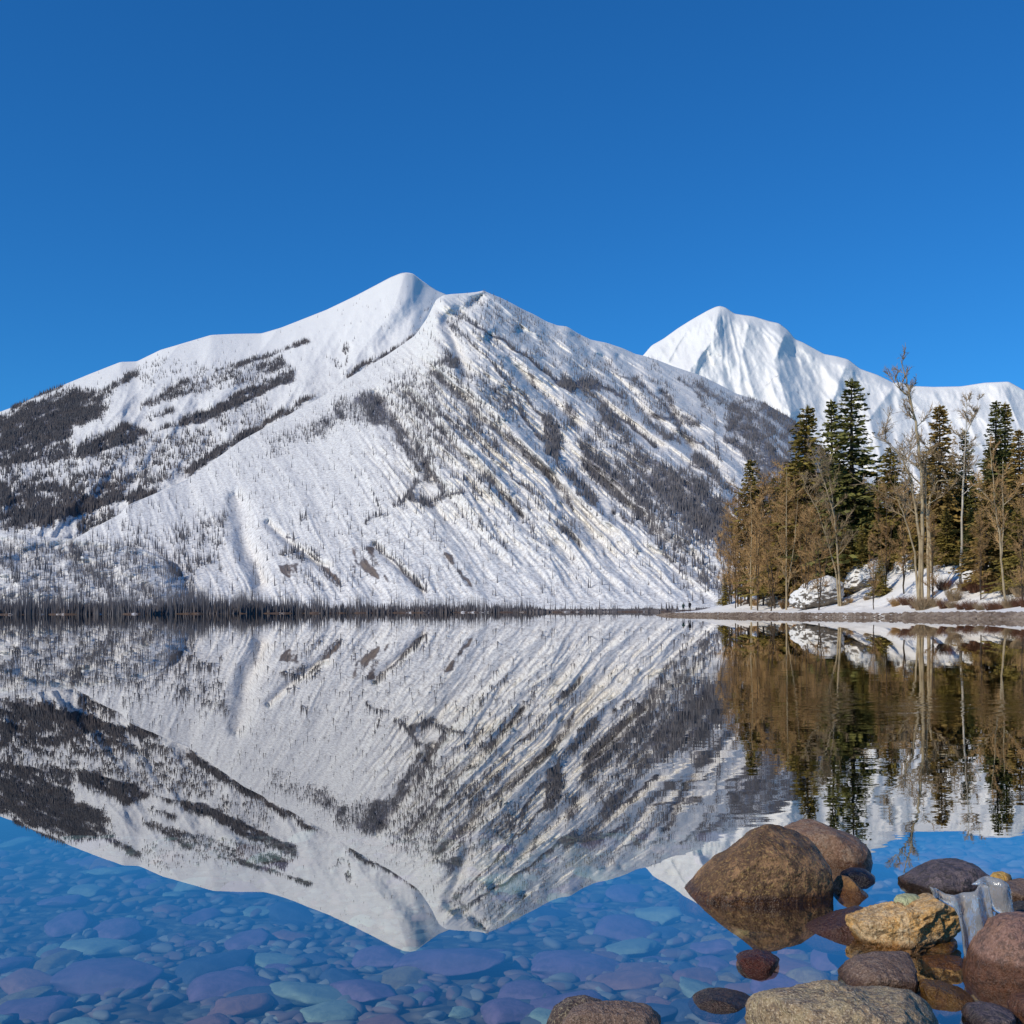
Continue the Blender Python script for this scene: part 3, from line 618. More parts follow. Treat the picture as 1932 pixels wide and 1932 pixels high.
def bare_tree(h, seed, bark, twig, trunks, ntwig=900, spread=.5, r0=None, name='bare_tree', low=.25):
    "trunks: polylines of (dx, dz) fractions of h; the twigs fan from their upper parts"
    random.seed(seed); root = bpy.data.objects.new(name, None); S.collection.objects.link(root)
    tm, tw = MB(), MB(); r0 = r0 or .011 * h; segs = []
    for ti, T_ in enumerate(trunks):
        dy = random.uniform(-.03, .03) * h; sc_ = T_[0] if isinstance(T_[0], float) else 1.0; pts = T_[1:] if isinstance(T_[0], float) else T_
        P = []
        for (ax_, az), (bx, bz) in zip(pts[:-1], pts[1:]):
            for q in range(4): P.append((ax_ + (bx - ax_) * q / 4, az + (bz - az) * q / 4))
        P.append(pts[-1]); n = len(P)
        W = [Vector((x * h, dy * (i / n) + random.gauss(0, .002) * h, z * h)) + rv(.0012 * h) for i, (x, z) in enumerate(P)]
        Rr = [r0 * sc_ * (1 - .82 * i / (n - 1)) for i in range(n)]
        tm.tube(W, Rr, 6)
        for i in range(n - 1):
            if W[i].z > low * h: segs.append((W[i], W[i + 1], Rr[i], (W[i].z / h - low) / (1 - low)))
    nb = max(8, int(ntwig / 22))
    for b in range(nb):
        a, c, rr, f = random.choice(segs); p = a.lerp(c, random.random())
        ang = random.random() * 6.28; L = spread * h * random.uniform(.10, .32) * (1.15 - .6 * f)
        d = Vector((math.cos(ang), math.sin(ang), random.uniform(.35, 1.3))).normalized()
        Q = [p]; 
        for q in range(4):
            d = (d + rv(.16) + Vector((0, 0, .10))).normalized(); Q.append(Q[-1] + d * (L / 4))
        rb = min(rr * .55, .0035 * h); tm.tube(Q, [rb * (1 - .2 * i) for i in range(5)], 4)
        for q in range(22):
            s_ = random.uniform(.15, 1) * 3.99; i = int(s_); o = Q[i].lerp(Q[i + 1], s_ - i)
            dd = (d + rv(.55) + Vector((0, 0, .25))).normalized(); l = L * random.uniform(.18, .5)
            e = o + dd * l; tw.twig(o, e, .00095 * h + .004)
            for _ in range(3):
                o2 = o.lerp(e, random.uniform(.3, .9)); tw.twig(o2, o2 + (dd + rv(.5)).normalized() * l * random.uniform(.3, .6), .0007 * h + .003)
    tm.build('trunk', bark, root); tw.build('crown', twig, root, False)
    root['h'] = h
    return root
def copy_tree(o):
    c = o.copy(); S.collection.objects.link(c)
    for ch in o.children:
        d = ch.copy(); S.collection.objects.link(d); d.parent = c
    return c
def deep(x): return np.interp(x, [1312, 1400, 1500, 1700, 1932, 2060], [66, 52, 46, 50, 42, 40])
def stand(root, x, Y, ytop=None, sc=None, rz=None, wide=1.0):
    "put a tree at photo column x and depth Y; scale it so that its tip reaches photo row ytop"
    Y = Y + float(deep(x))
    while (x - HX) / F * Y - float(shore_x(Y)) < 4.5 and Y < 200: Y += 2
    a = (x - HX) / F; X = a * Y; z = float(bankz(X, Y)) - .1
    if ytop is not None: sc = ((hor(x) - ytop) / F * Y + CH - z) / root['h']
    root.location = (X, Y, z); root.scale = (sc * wide, sc * wide, sc)
    root.rotation_euler = (0, 0, random.random() * 6.28 if rz is None else rz)
    return root
def fin(root):
    for k in ('h', 'r'):
        if k in root: del root[k]
GC, GB = 'conifers in the wood on the right bank', 'bare trees on the right bank'
protoN = {}
PRC = [(12.0, 2.5, 11, M_NEEDLE), (12.0, 2.9, 12, M_NEEDLE_D), (12.0, 2.1, 13, M_NEEDLE_D), (12.0, 2.7, 14, M_NEEDLE_B), (12.0, 3.1, 15, M_NEEDLE), (12., 2.2, 16, M_NEEDLE_B)]
PR = [conifer(*p) for p in PRC]; PRn = conifer(12, 1.7, 17, M_NEEDLE, rnd=True)
used = set()
def conif(k, x, Y, ytop, label, wide=1.0, grp=GC):
    src = PRn if k == 'r' else PR[k]
    o = src if id(src) not in used else copy_tree(src)
    used.add(id(src)); 
    if o is not src: o['h'] = 12.0
    stand(o, x, Y, ytop, wide=wide * 1.18); tag(o, label, 'tree', grp); TREES.append(o); return o
TREES = []
random.seed(3)
conif(1, 1608, 118, 718, 'tallest dark green conifer, its pointed top above the whole wood', 1.15)
conif(0, 1517, 128, 768, 'broad olive conifer with a blunt top, left of the tallest conifer', 1.15)
conif(2, 1573, 124, 757, 'slender dark conifer close against the left side of the tallest one', .95)
conif('r', 1414, 142, 868, 'small narrow conifer with a rounded top at the left end of the wood', .85)
conif(4, 1681, 112, 846, 'short bushy olive conifer right of the tallest conifer', 1.15)
conif(3, 1774, 104, 765, 'dark brown-green conifer right of the many-stemmed bare tree', 1.1)
conif(1, 1825, 108, 812, 'thin dark conifer behind the white birch', .8)
conif(2, 1878, 92, 757, 'taller of two dark conifer tops at the right edge, left of its twin', 1.0)
conif(0, 1897, 94, 763, 'slightly shorter conifer top touching its taller twin at the right edge', 1.0)
conif(5, 1926, 88, 812, 'brown-green conifer cut by the right edge of the photo', 1.1)
conif(0, 1369, 150, 1083, 'tiny olive conifer at the far left foot of the wood', 1.3)
conif(4, 1661, 99, 1052, 'little green conifer in front of the snow bank', 1.2)
conif(3, 1860, 84, 905, 'bushy brown-olive conifer in front of the twin tops', 1.2)
fill = [(1480, 138, 890), (1500, 134, 870), (1535, 136, 860), (1555, 131, 900), (1590, 130, 880), (1625, 126, 900), (1650, 122, 930), (1700, 122, 905), (1720, 116, 930), (1745, 118, 880), (1762, 112, 860), (1790, 116, 850),
        (1805, 112, 880), (1845, 104, 890), (1862, 104, 850), (1905, 102, 880), (1925, 100, 900), (1950, 98, 860), (1985, 92, 830), (1640, 116, 980), (1690, 108, 985), (1735, 102, 990), (1785, 96, 960), (1540, 122, 960),
        (1575, 118, 940), (1600, 112, 1000), (1625, 110, 990), (1830, 92, 960), (1890, 86, 950), (1920, 80, 960), (1440, 146, 930), (1465, 142, 905), (1510, 126, 950), (1960, 78, 900), (2020, 84, 820), (2060, 78, 850),
        (1660, 128, 905), (1690, 130, 900), (1720, 128, 895), (1755, 126, 890), (1815, 118, 900), (1870, 114, 900), (1900, 112, 895), (1560, 140, 880), (1610, 138, 890)]
for i, (x, Y, yt) in enumerate(fill):
    conif([0, 4, 3, 1, 5, 0, 2][i % 7], x + random.uniform(-5, 5), Y, yt + random.uniform(-12, 12), 'crowded conifer in the shaded inside of the wood, lower than the named tops', random.uniform(1.0, 1.35))
tree_lab = GB
def bare(x, Y, ytop, label, trunks, **kw):
    o = bare_tree(12.0, kw.pop('seed'), kw.pop('bark', M_BARKP), kw.pop('twig', M_TWIG), trunks, **kw)
    stand(o, x, Y, ytop, rz=0, wide=kw.get('wide', 1.0)); tag(o, label, 'tree', GB); TREES.append(o); return o
# many-stemmed cottonwood (fractions of its height, 475 px)
def q(pts, bx=1735, by=1135, hp=470): return [((x - bx) / hp, (by - y) / hp) for x, y in pts]
def Z2(pts): return [(1311.2 + .3214 * x, 655.6 + .3214 * y) for x, y in pts]
bare(1735, 84, 672, 'big pale many-stemmed bare tree leaning left at its top above the skyline',
     [q(Z2([(1330, 1490), (1330, 1200), (1335, 900), (1320, 600), (1290, 420), (1260, 280), (1235, 170), (1200, 60)])),
      [0.8] + q(Z2([(1370, 1490), (1370, 1100), (1355, 800), (1360, 640), (1390, 520)])), [0.7] + q(Z2([(1385, 1300), (1375, 950), (1385, 850), (1430, 760), (1540, 755)])),
      [0.8] + q(Z2([(1310, 1490), (1325, 1150), (1300, 950), (1275, 760), (1225, 640), (1150, 540), (1050, 500)])),
      [0.55] + q(Z2([(1310, 1450), (1290, 1180), (1240, 1010), (1190, 880), (1110, 835)])), [0.5] + q(Z2([(1255, 260), (1210, 225), (1180, 205)]))], seed=31, ntwig=1100, spread=.42, r0=.105, twig=M_TWIGG, low=.3)
bare(1583, 101, 840, 'pair of thin pale leaning birch stems over the snow bank',
     [q(Z2([(855, 1490), (840, 1200), (820, 980), (780, 840), (740, 720), (690, 600)]), 1583, 1134, 294), [0.8] + q(Z2([(845, 1480), (830, 1280), (790, 1130), (740, 960), (690, 860), (650, 800)]), 1583, 1134, 294),
      [.7] + q(Z2([(830, 1050), (810, 850), (790, 700), (825, 600)]), 1583, 1134, 294)], seed=32, ntwig=1100, spread=.6, r0=.085, twig=M_TWIGG, bark=M_BARKP, low=.3)
bare(1813, 86, 740, 'single straight white birch with a fine grey crown', [q(Z2([(1560, 1330), (1568, 1000), (1578, 750), (1590, 560), (1600, 300)]), 1813, 1085, 345), [.4] + q(Z2([(1595, 480), (1640, 380), (1650, 300)]), 1813, 1085, 345),
      [.4] + q(Z2([(1575, 720), (1540, 690), (1510, 660)]), 1813, 1085, 345), [.35] + q(Z2([(1570, 820), (1620, 770), (1650, 750)]), 1813, 1085, 345)], seed=33, ntwig=800, spread=.35, r0=.085, twig=M_TWIGG, bark=M_BARKW, low=.55)
bare(1895, 72, 835, 'two-stemmed pale bare tree near the right edge', [q(Z2([(1825, 1490), (1805, 1250), (1790, 1050), (1765, 880), (1755, 700), (1740, 580)]), 1895, 1130, 295), [.7] + q(Z2([(1800, 1200), (1815, 1000), (1808, 800), (1812, 640)]), 1895, 1130, 295),
      [.4] + q(Z2([(1765, 900), (1700, 830), (1680, 780)]), 1895, 1130, 295), [.4] + q(Z2([(1815, 900), (1870, 850), (1900, 800)]), 1895, 1130, 295)], seed=34, ntwig=1000, spread=.5, r0=.085, twig=M_TWIG, low=.3)
brown = [(1418, 130, 905, 35), (1484, 118, 885, 36), (1392, 142, 920, 37), (1440, 136, 900, 38), (1462, 126, 898, 39), (1405, 148, 940, 40), (1500, 124, 905, 41), (1380, 154, 960, 42), (1430, 122, 950, 43), (1520, 108, 960, 44), (1388, 136, 990, 47), (1455, 120, 960, 48)]
blab = ['slim bare tree with a bright trunk inside the brown thicket', 'pale trunked bare tree standing free at the right side of the brown thicket']
first = {}
for i, (x, Y, yt, sd_) in enumerate(brown):
    if i < 5:
        k = random.uniform(-.03, .03)
        o = bare_tree(12.0, sd_, M_BARKP if i < 2 else M_BARKD, M_TWIG, [[(0, 0), (k, .3), (-k, .6), (.5 * k, 1)], [.6, (0, .1), (.05 + k, .5), (.07, .85)]] + ([] if i < 2 else [[.6, (0, .05), (-.07, .5), (-.09, .9)]]), ntwig=1250 if i > 1 else 1000, spread=.5, r0=.07, low=.08)
        first[i] = o
    else:
        o = copy_tree(first[2 + i % 3]); o['h'] = 12.0
    stand(o, x, Y, yt, rz=0 if i < 2 else None, wide=1.2)
    tag(o, blab[i] if i < 2 else 'twiggy brown bare tree merging into the orange-brown thicket', 'tree', GB); TREES.append(o)
# a few more bare stems in the wood
for i, (x, Y, yt, lab) in enumerate([(1648, 80, 1000, 'slight bare sapling beside the little green conifer'), (1760, 78, 960, 'twiggy sapling just right of the many-stemmed tree'), (1850, 80, 940, 'bare bush-like tree between the birch and the two-stemmed tree'),
                                      (1672, 100, 900, 'brown bare tree behind the little green conifer'), (1930, 66, 930, 'bare tree cut by the right photo edge'), (1545, 100, 930, 'bare tree left of the leaning birch pair'), (1705, 92, 900, 'bare tree left of the many-stemmed tree')]):
    o = copy_tree(first[2 + i % 3]); o['h'] = 12.0; stand(o, x, Y, yt, wide=1.1); tag(o, lab, 'tree', GB); TREES.append(o)
for o in TREES: fin(o)
# more of the brown thicket
for i, (x, Y, yt) in enumerate([(1376, 146, 985), (1398, 140, 930), (1432, 144, 895), (1470, 138, 880), (1500, 132, 885), (1415, 136, 960), (1550, 118, 930)]):
    o = copy_tree(first[2 + i % 3]); o['h'] = 12.0; stand(o, x, Y, yt, wide=1.35); tag(o, 'twiggy brown bare tree merging into the orange-brown thicket', 'tree', GB); fin(o)
# bushes
def bush(seed, mat):
    random.seed(seed); b = MB()
    for i in range(230):
        a = random.random() * 6.28; o = Vector((math.cos(a), math.sin(a), 0)) * .35 * random.random()
        d = Vector((math.cos(a) * random.uniform(.1, .9), math.sin(a) * random.uniform(.1, .9), 1)).normalized(); L = random.uniform(.45, 1.05)
        e = o + d * L; b.twig(o, e, .012)
        for _ in range(5):
            p = o.lerp(e, random.uniform(.3, .95)); b.twig(p, p + (d + rv(.5)).normalized() * L * random.uniform(.15, .35), .008)
    o = b.build('bush', mat, None, False); return o
BU = [bush(50, M_TWIGR), bush(51, M_TWIG), bush(52, M_TWIGG)]
bspots = [(1740, 80, 1.7), (1728, 82, 1.3), (1752, 79, 1.2), (1592, 101, .8), (1603, 102, .7), (1780, 74, 1.0), (1795, 73, .9), (1812, 71, .8), (1830, 72, 1.1), (1850, 70, .9), (1870, 70, 1.0), (1885, 68, 1.1), (1905, 69, 1.3), (1920, 66, .9), (1935, 64, 1.0), (1765, 76, .9),
          (1480, 124, 1.2), (1502, 121, 1.0), (1455, 130, 1.3), (1425, 136, 1.1), (1395, 146, 1.0), (1635, 100, .7), (1690, 86, 1.1), (1710, 85, 1.2), (1800, 82, 1.4), (1840, 84, 1.6), (1870, 82, 1.5), (1900, 80, 1.6), (1545, 114, .8), (1780, 88, 1.5), (1925, 78, 1.5), (1820, 86, 1.3)]
for i, (x, Y, sc) in enumerate(bspots):
    src = BU[(0 if x > 1700 else 1) if i % 3 else 2]
    o = src if src.name not in first else src.copy()
    if o is not src: S.collection.objects.link(o)
    first[src.name] = 1
    Y += float(deep(x)); sc *= 1.2
    while (x - HX) / F * Y - float(shore_x(Y)) < 5.0 and Y < 215: Y += 2
    a = (x - HX) / F; o.location = (a * Y, Y, float(bankz(a * Y, Y)) - .05); o.scale = (sc, sc, sc * random.uniform(.8, 1.1)); o.rotation_euler = (0, 0, random.random() * 6)
    tag(o, 'low leafless bush at the foot of the trees on the ' + ('right half of the bank' if x > 1700 else 'left half of the bank'), 'bush', 'leafless bushes under the trees')

# ------------------------------------------------------------------ rocks
def mat_rock(name, c1, c2, c3, spk=(0.5, 0.42, 0.25), amt=.4, scale=9.0, wetline=.035, bump=.02, rough=.62, band=0.0):
    t = NT(name); v = t.coord('Object'); geo = t.n('NewGeometry'); z = t.n('SeparateXYZ', Vector=geo.outputs['Position']).outputs[2]
    scale *= 1.5; n1 = t.noise(v, scale, 5, .62, .3); n2 = t.noise(v, scale * 3.6, 5, .68); n3 = t.noise(v, scale * 14, 3, .7)
    vb = t.n('Mapping', Vector=v, Scale=(1, 1, 5), Rotation=(0, .5, 0)).outputs[0]; nb = t.noise(vb, scale, 3, .6)
    col = t.mix(t.ramp(n1, .42, .58), tuple(x * .85 for x in c1), tuple(x * 1.15 for x in c2))
    col = t.mix(t.math('MULTIPLY', t.ramp(n2, .50, .58), .85), col, tuple(x * .8 for x in c3))
    if band: col = t.mix(t.math('MULTIPLY', t.ramp(nb, .52, .62), band), col, c3)
    col = t.mix(t.math('MULTIPLY', t.ramp(n3, .54, .62), amt), col, tuple(min(.8, x * 1.25) for x in spk))
    col = t.mix(t.math('MULTIPLY', t.ramp(n3, .45, .38), .6), col, tuple(x * .25 for x in c1))
    wet = t.ramp(t.math('ADD', z, t.math('MULTIPLY', t.math('SUBTRACT', n2, .5), .03)), wetline, wetline - .02)
    col = t.mix(wet, col, t.mix(1.0, col, (0.42, 0.32, 0.22), 'MULTIPLY'))
    h = t.math('ADD', t.math('ADD', n1, t.math('MULTIPLY', n2, .6)), t.math('MULTIPLY', n3, .12))
    t.bsdf(Base__Color=col, Roughness=t.math('SUBTRACT', rough, t.math('MULTIPLY', wet, .30)), Specular__IOR__Level=.4, Normal=t.bump(h, bump, 1.0))
    return t.m
def outline_rock(name, poly, Yc, T, mat, label, rough=.06, cut=6, seed=1, q=.85, group='boulders and stones at the water edge', cat='rock', sub=6, dt=0.0, knob=0.0):
    "stone whose width and height follow poly (photo positions at depth Yc), T = half its front-to-back size in metres"
    P = np.array(poly, float); wxp, _, wzp = px(P[:, 0], P[:, 1], Yc); C = np.array([(wxp.min() + wxp.max()) / 2, (wzp.min() + wzp.max()) / 2])
    Q = np.stack([wxp, wzp], -1) - C
    th = np.linspace(-math.pi, math.pi, 180, endpoint=False); Rr = np.zeros(180)
    for i, a in enumerate(th):
        d = np.array([math.cos(a), math.sin(a)]); best = 0
        for A, B in zip(Q, np.roll(Q, -1, 0)):
            e = B - A; den = d[0] * e[1] - d[1] * e[0]
            if abs(den) < 1e-12: continue
            t_ = (A[0] * e[1] - A[1] * e[0]) / den; u = (A[0] * d[1] - A[1] * d[0]) / den
            if t_ > 0 and -1e-6 <= u <= 1 + 1e-6: best = max(best, t_)
        Rr[i] = best
    for _ in range(3): Rr = (np.roll(Rr, 1) + 2 * Rr + np.roll(Rr, -1)) / 4
    bm = bmesh.new(); bmesh.ops.create_icosphere(bm, subdivisions=sub, radius=1)
    V = np.array([v.co[:] for v in bm.verts]); Fc = np.array([[v.index for v in f.verts] for f in bm.faces]); bm.free()
    ang = np.arctan2(V[:, 2], V[:, 0]); r = np.hypot(V[:, 0], V[:, 2])
    RR = np.interp(ang, np.append(th, math.pi), np.append(Rr, Rr[0]))
    W = np.stack([np.cos(ang) * RR * r ** q, np.sign(V[:, 1]) * np.abs(V[:, 1]) ** q * T, np.sin(ang) * RR * r ** q], -1)
    W[:, 1] += dt * W[:, 2]
    rg = np.random.default_rng(seed); size = np.array([Rr.mean(), T, Rr.mean()])
    for k in range(cut):                                        # worn facets on the camera side
        d = rg.normal(size=3) * [.45, 1, .5]; d[1] = -abs(d[1]); d /= np.linalg.norm(d)
        pr = (W / size) @ d; h = .70 + .2 * rg.random(); W = W - (np.maximum(pr - h, 0) * .7)[:, None] * d * size
    nrm = V / np.linalg.norm(V, axis=1)[:, None]; L = Rr.mean()
    dn = fbm(W[:, 0] / L * 1.3 + seed * 7, W[:, 1] / L * 1.3, W[:, 2] / L * 1.3, 3, seed) * rough * L + fbm(W[:, 0] / L * 5 + seed, W[:, 1] / L * 5, W[:, 2] / L * 5, 4, seed + 5) * rough * .45 * L
    bl = np.abs(fbm(W[:, 0] / L * 2.6 + seed, W[:, 1] / L * 2.6, W[:, 2] / L * 4.2, 4, seed + 9, .6)) * 2.2
    dn = dn + L * (rough * .55 + knob) * (.45 - bl)
    W = W + nrm * dn[:, None]
    o = link(name, npmesh(name, W, Fc, mat)); o.location = (C[0], Yc, C[1])
    tag(o, label, cat, group); return o
K = lambda pts: [(1272.6 + x * .3413, 1504 + y * .3413) for x, y in pts]
BRN = mat_rock('golden_brown_rock', (0.15, 0.078, 0.032), (0.25, 0.135, 0.060), (0.095, 0.05, 0.022), (0.46, 0.31, 0.10), .35, 6)
RBR = mat_rock('red_brown_rock', (0.24, 0.135, 0.075), (0.17, 0.09, 0.05), (0.30, 0.20, 0.13), (0.45, 0.33, 0.25), .25, 7)
BLU = mat_rock('blue_black_wet_stone', (0.025, 0.026, 0.06), (0.04, 0.04, 0.09), (0.02, 0.02, 0.035), (0.08, 0.08, 0.12), .2, 8, wetline=.5)
ORG = mat_rock('orange_brown_rock', (0.30, 0.15, 0.045), (0.22, 0.11, 0.035), (0.16, 0.075, 0.03), (0.4, 0.25, 0.1), .3, 10)
DGR = mat_rock('dark_purple_grey_rock', (0.095, 0.075, 0.085), (0.14, 0.105, 0.105), (0.055, 0.045, 0.04), (0.25, 0.2, 0.18), .25, 9)
YEL = mat_rock('yellow_quartz_rock', (0.68, 0.46, 0.24), (0.55, 0.30, 0.09), (0.42, 0.24, 0.09), (0.78, 0.64, 0.42), .3, 9, wetline=.03, bump=.02, band=.5)
PUR = mat_rock('wet_purple_stone', (0.17, 0.085, 0.075), (0.11, 0.06, 0.055), (0.22, 0.14, 0.12), (0.4, 0.3, 0.28), .3, 10, wetline=.3)
RED = mat_rock('wet_dark_red_stone', (0.17, 0.055, 0.04), (0.11, 0.035, 0.03), (0.20, 0.09, 0.075), (0.45, 0.2, 0.15), .35, 12, wetline=.3)
PNK = mat_rock('pinkish_brown_rock', (0.32, 0.175, 0.125), (0.24, 0.13, 0.085), (0.17, 0.10, 0.075), (0.5, 0.34, 0.28), .25, 9, wetline=.075)
TAN = mat_rock('speckled_tan_rock', (0.42, 0.32, 0.18), (0.30, 0.21, 0.12), (0.20, 0.14, 0.095), (0.62, 0.52, 0.36), .5, 9, wetline=.0, bump=.02)
DBR = mat_rock('dark_brown_rock', (0.20, 0.125, 0.085), (0.13, 0.08, 0.055), (0.26, 0.18, 0.13), (0.4, 0.3, 0.24), .35, 10)
OLV = mat_rock('yellow_olive_stone', (0.30, 0.19, 0.05), (0.22, 0.12, 0.03), (0.15, 0.08, 0.03), (0.5, 0.36, 0.12), .3, 10, wetline=.12)
outline_rock('boulder', K([(35, 590), (60, 530), (120, 460), (240, 350), (370, 265), (440, 195), (540, 158), (640, 165), (730, 190), (790, 250), (830, 340), (860, 450), (850, 560), (800, 700), (500, 760), (200, 740), (60, 680)]), 3.52, .19, BRN, 'biggest golden-brown boulder, sloping down to the left into the water', .05, 7, 3)
outline_rock('boulder', K([(600, 180), (650, 135), (730, 115), (810, 145), (900, 185), (1000, 220), (1055, 265), (1072, 330), (1070, 420), (1040, 480), (900, 520), (700, 500), (620, 350)]), 3.98, .17, RBR, 'reddish-brown boulder leaning out behind the biggest boulder', .04, 6, 4)
outline_rock('stone', K([(915, 470), (925, 420), (980, 393), (1050, 398), (1100, 430), (1122, 465), (1080, 500), (1030, 540), (960, 530)]), 3.68, .06, BLU, 'small smooth blue-black stone on the orange triangular rock', .03, 2, 5)
outline_rock('rock', K([(825, 570), (870, 530), (920, 440), (970, 445), (1010, 490), (1060, 530), (1115, 578), (1060, 620), (900, 640)]), 3.5, .09, ORG, 'orange-brown triangular rock just right of the biggest boulder', .04, 5, 6)
outline_rock('rock', K([(1190, 515), (1290, 465), (1380, 405), (1470, 365), (1600, 355), (1660, 375), (1720, 425), (1790, 470), (1800, 560), (1600, 610), (1400, 620), (1260, 570)]), 3.55, .15, DGR, 'dark purple-grey wedge rock behind the ice', .05, 7, 8)
outline_rock('stone', K([(1745, 445), (1770, 418), (1820, 412), (1865, 432), (1868, 462), (1830, 490), (1770, 485)]), 3.50, .03, mat_rock('bright_yellow_stone', (0.60, 0.36, 0.08), (0.5, 0.28, 0.06), (0.4, 0.2, 0.05), wetline=-.1), 'little bright yellow stone on top, right of the dark wedge rock', .04, 3, 9)
outline_rock('rock', K([(1730, 500), (1800, 475), (1880, 480), (1960, 462), (2060, 480), (2100, 560), (2050, 640), (1900, 650), (1760, 600)]), 3.42, .10, DBR, 'brown rock under the little yellow stone at the right edge', .05, 5, 10)
outline_rock('pebble', K([(1215, 575), (1235, 548), (1290, 536), (1345, 541), (1366, 565), (1345, 590), (1280, 606), (1225, 600)]), 3.02, .035, mat_rock('pale_green_pebble', (0.50, 0.50, 0.27), (0.42, 0.44, 0.24), (0.36, 0.38, 0.2), wetline=-.1), 'pale green pebble lying on the yellow quartz rock', .02, 1, 11)
outline_rock('rock', K([(905, 790), (915, 740), (960, 690), (1080, 640), (1200, 608), (1330, 590), (1440, 552), (1520, 590), (1600, 620), (1610, 740), (1560, 770), (1400, 820), (1330, 880), (1150, 930), (960, 900)]), 2.97, .10, YEL, 'yellow quartz rock with an orange underside, tilted up to the ice', .09, 9, 12, q=.7, knob=.07)
outline_rock('rock', K([(700, 790), (730, 730), (830, 690), (940, 650), (1060, 620), (1190, 615), (1200, 680), (1050, 780), (900, 850), (760, 830)]), 3.10, .11, PUR, 'wet purple-brown rock left of and behind the yellow quartz rock', .05, 6, 13)
outline_rock('rock', K([(915, 1000), (960, 950), (1020, 905), (1150, 885), (1330, 882), (1385, 930), (1395, 1040), (1360, 1110), (1200, 1130), (1000, 1090)]), 2.66, .11, DBR, 'dark brown rock under the yellow quartz rock', .05, 7, 14)
outline_rock('boulder', K([(1635, 960), (1668, 880), (1728, 770), (1795, 690), (1870, 655), (1960, 650), (2080, 680), (2140, 800), (2130, 1000), (2050, 1140), (1850, 1200), (1690, 1130), (1630, 1040)]), 2.66, .13, PNK, 'large pinkish-brown boulder at the right edge in front of the ice', .04, 6, 15)
outline_rock('boulder', K([(150, 1330), (230, 1240), (400, 1170), (600, 1130), (780, 1110), (900, 1082), (980, 1088), (1060, 1120), (1130, 1135), (1230, 1120), (1360, 1130), (1520, 1145), (1640, 1165), (1740, 1220), (1760, 1330), (1600, 1480), (1000, 1520), (400, 1480), (200, 1420)]), 2.30, .16, TAN, 'long speckled tan boulder across the bottom of the photo', .05, 6, 16, knob=.045, q=.7)
outline_rock('stone', K([(330, 910), (370, 870), (460, 850), (540, 865), (590, 905), (590, 950), (540, 990), (440, 1000), (360, 970)]), 2.79, .06, RED, 'small wet dark red stone barely above the water', .05, 4, 17)
outline_rock('stone', K([(75, 1165), (120, 1110), (190, 1085), (320, 1088), (420, 1110), (470, 1140), (440, 1190), (300, 1220), (120, 1200)]), 2.53, .08, DGR, 'flat dark stone left of the speckled tan boulder', .04, 4, 18)
outline_rock('rock', [(1030, 1940), (1044, 1905), (1072, 1888), (1105, 1883), (1140, 1893), (1160, 1930), (1130, 1980), (1050, 1990)], 2.36, .07, mat_rock('dark_smooth_rock', (0.10, 0.065, 0.05), (0.16, 0.11, 0.085), (0.07, 0.05, 0.04)), 'dark rounded rock at the bottom edge behind a lighter brown one', .04, 4, 19)
outline_rock('rock', [(1060, 1935), (1078, 1908), (1110, 1896), (1180, 1894), (1225, 1900), (1248, 1920), (1256, 1960), (1200, 2000), (1090, 2000)], 2.27, .07, DBR, 'lighter brown rock at the bottom edge left of the speckled tan boulder', .05, 5, 20)
outline_rock('stone', K([(1370, 1060), (1400, 1035), (1500, 1040), (1620, 1080), (1650, 1140), (1560, 1240), (1420, 1220)]), 2.56, .09, OLV, 'yellow-olive wet stone between the tan and the pinkish boulders', .04, 4, 21)
outline_rock('stone', K([(1390, 900), (1500, 890), (1620, 900), (1640, 1020), (1540, 1060), (1480, 1010), (1400, 990)]), 2.80, .08, ORG, 'orange-brown stone in the dark gap below the ice tip', .05, 4, 22)
outline_rock('stone', K([(1620, 1230), (1660, 1180), (1760, 1165), (1860, 1185), (1900, 1250), (1880, 1330), (1700, 1340)]), 2.38, .09, DGR, 'grey stone at the bottom edge right of the speckled tan boulder', .05, 4, 23)
outline_rock('stone', K([(1890, 1180), (1920, 1125), (1990, 1110), (2060, 1150), (2070, 1300), (1950, 1330), (1900, 1260)]), 2.40, .09, PNK, 'pale brown stone in the bottom right corner', .05, 4, 24)
outline_rock('rock', K([(1800, 680), (1860, 610), (1960, 590), (2080, 620), (2120, 720), (2000, 800), (1850, 780)]), 3.05, .10, mat_rock('blackish_rock', (0.035, 0.028, 0.025), (0.06, 0.045, 0.035), (0.03, 0.025, 0.02), amt=.1), 'blackish rock in the gap between the ice and the pinkish boulder', .05, 4, 25)
outline_rock('rock', K([(1300, 850), (1360, 800), (1450, 790), (1600, 800), (1620, 880), (1500, 900), (1350, 890)]), 2.95, .08, OLV, 'yellow-brown wet rock in the shade under the quartz rock', .05, 4, 26)

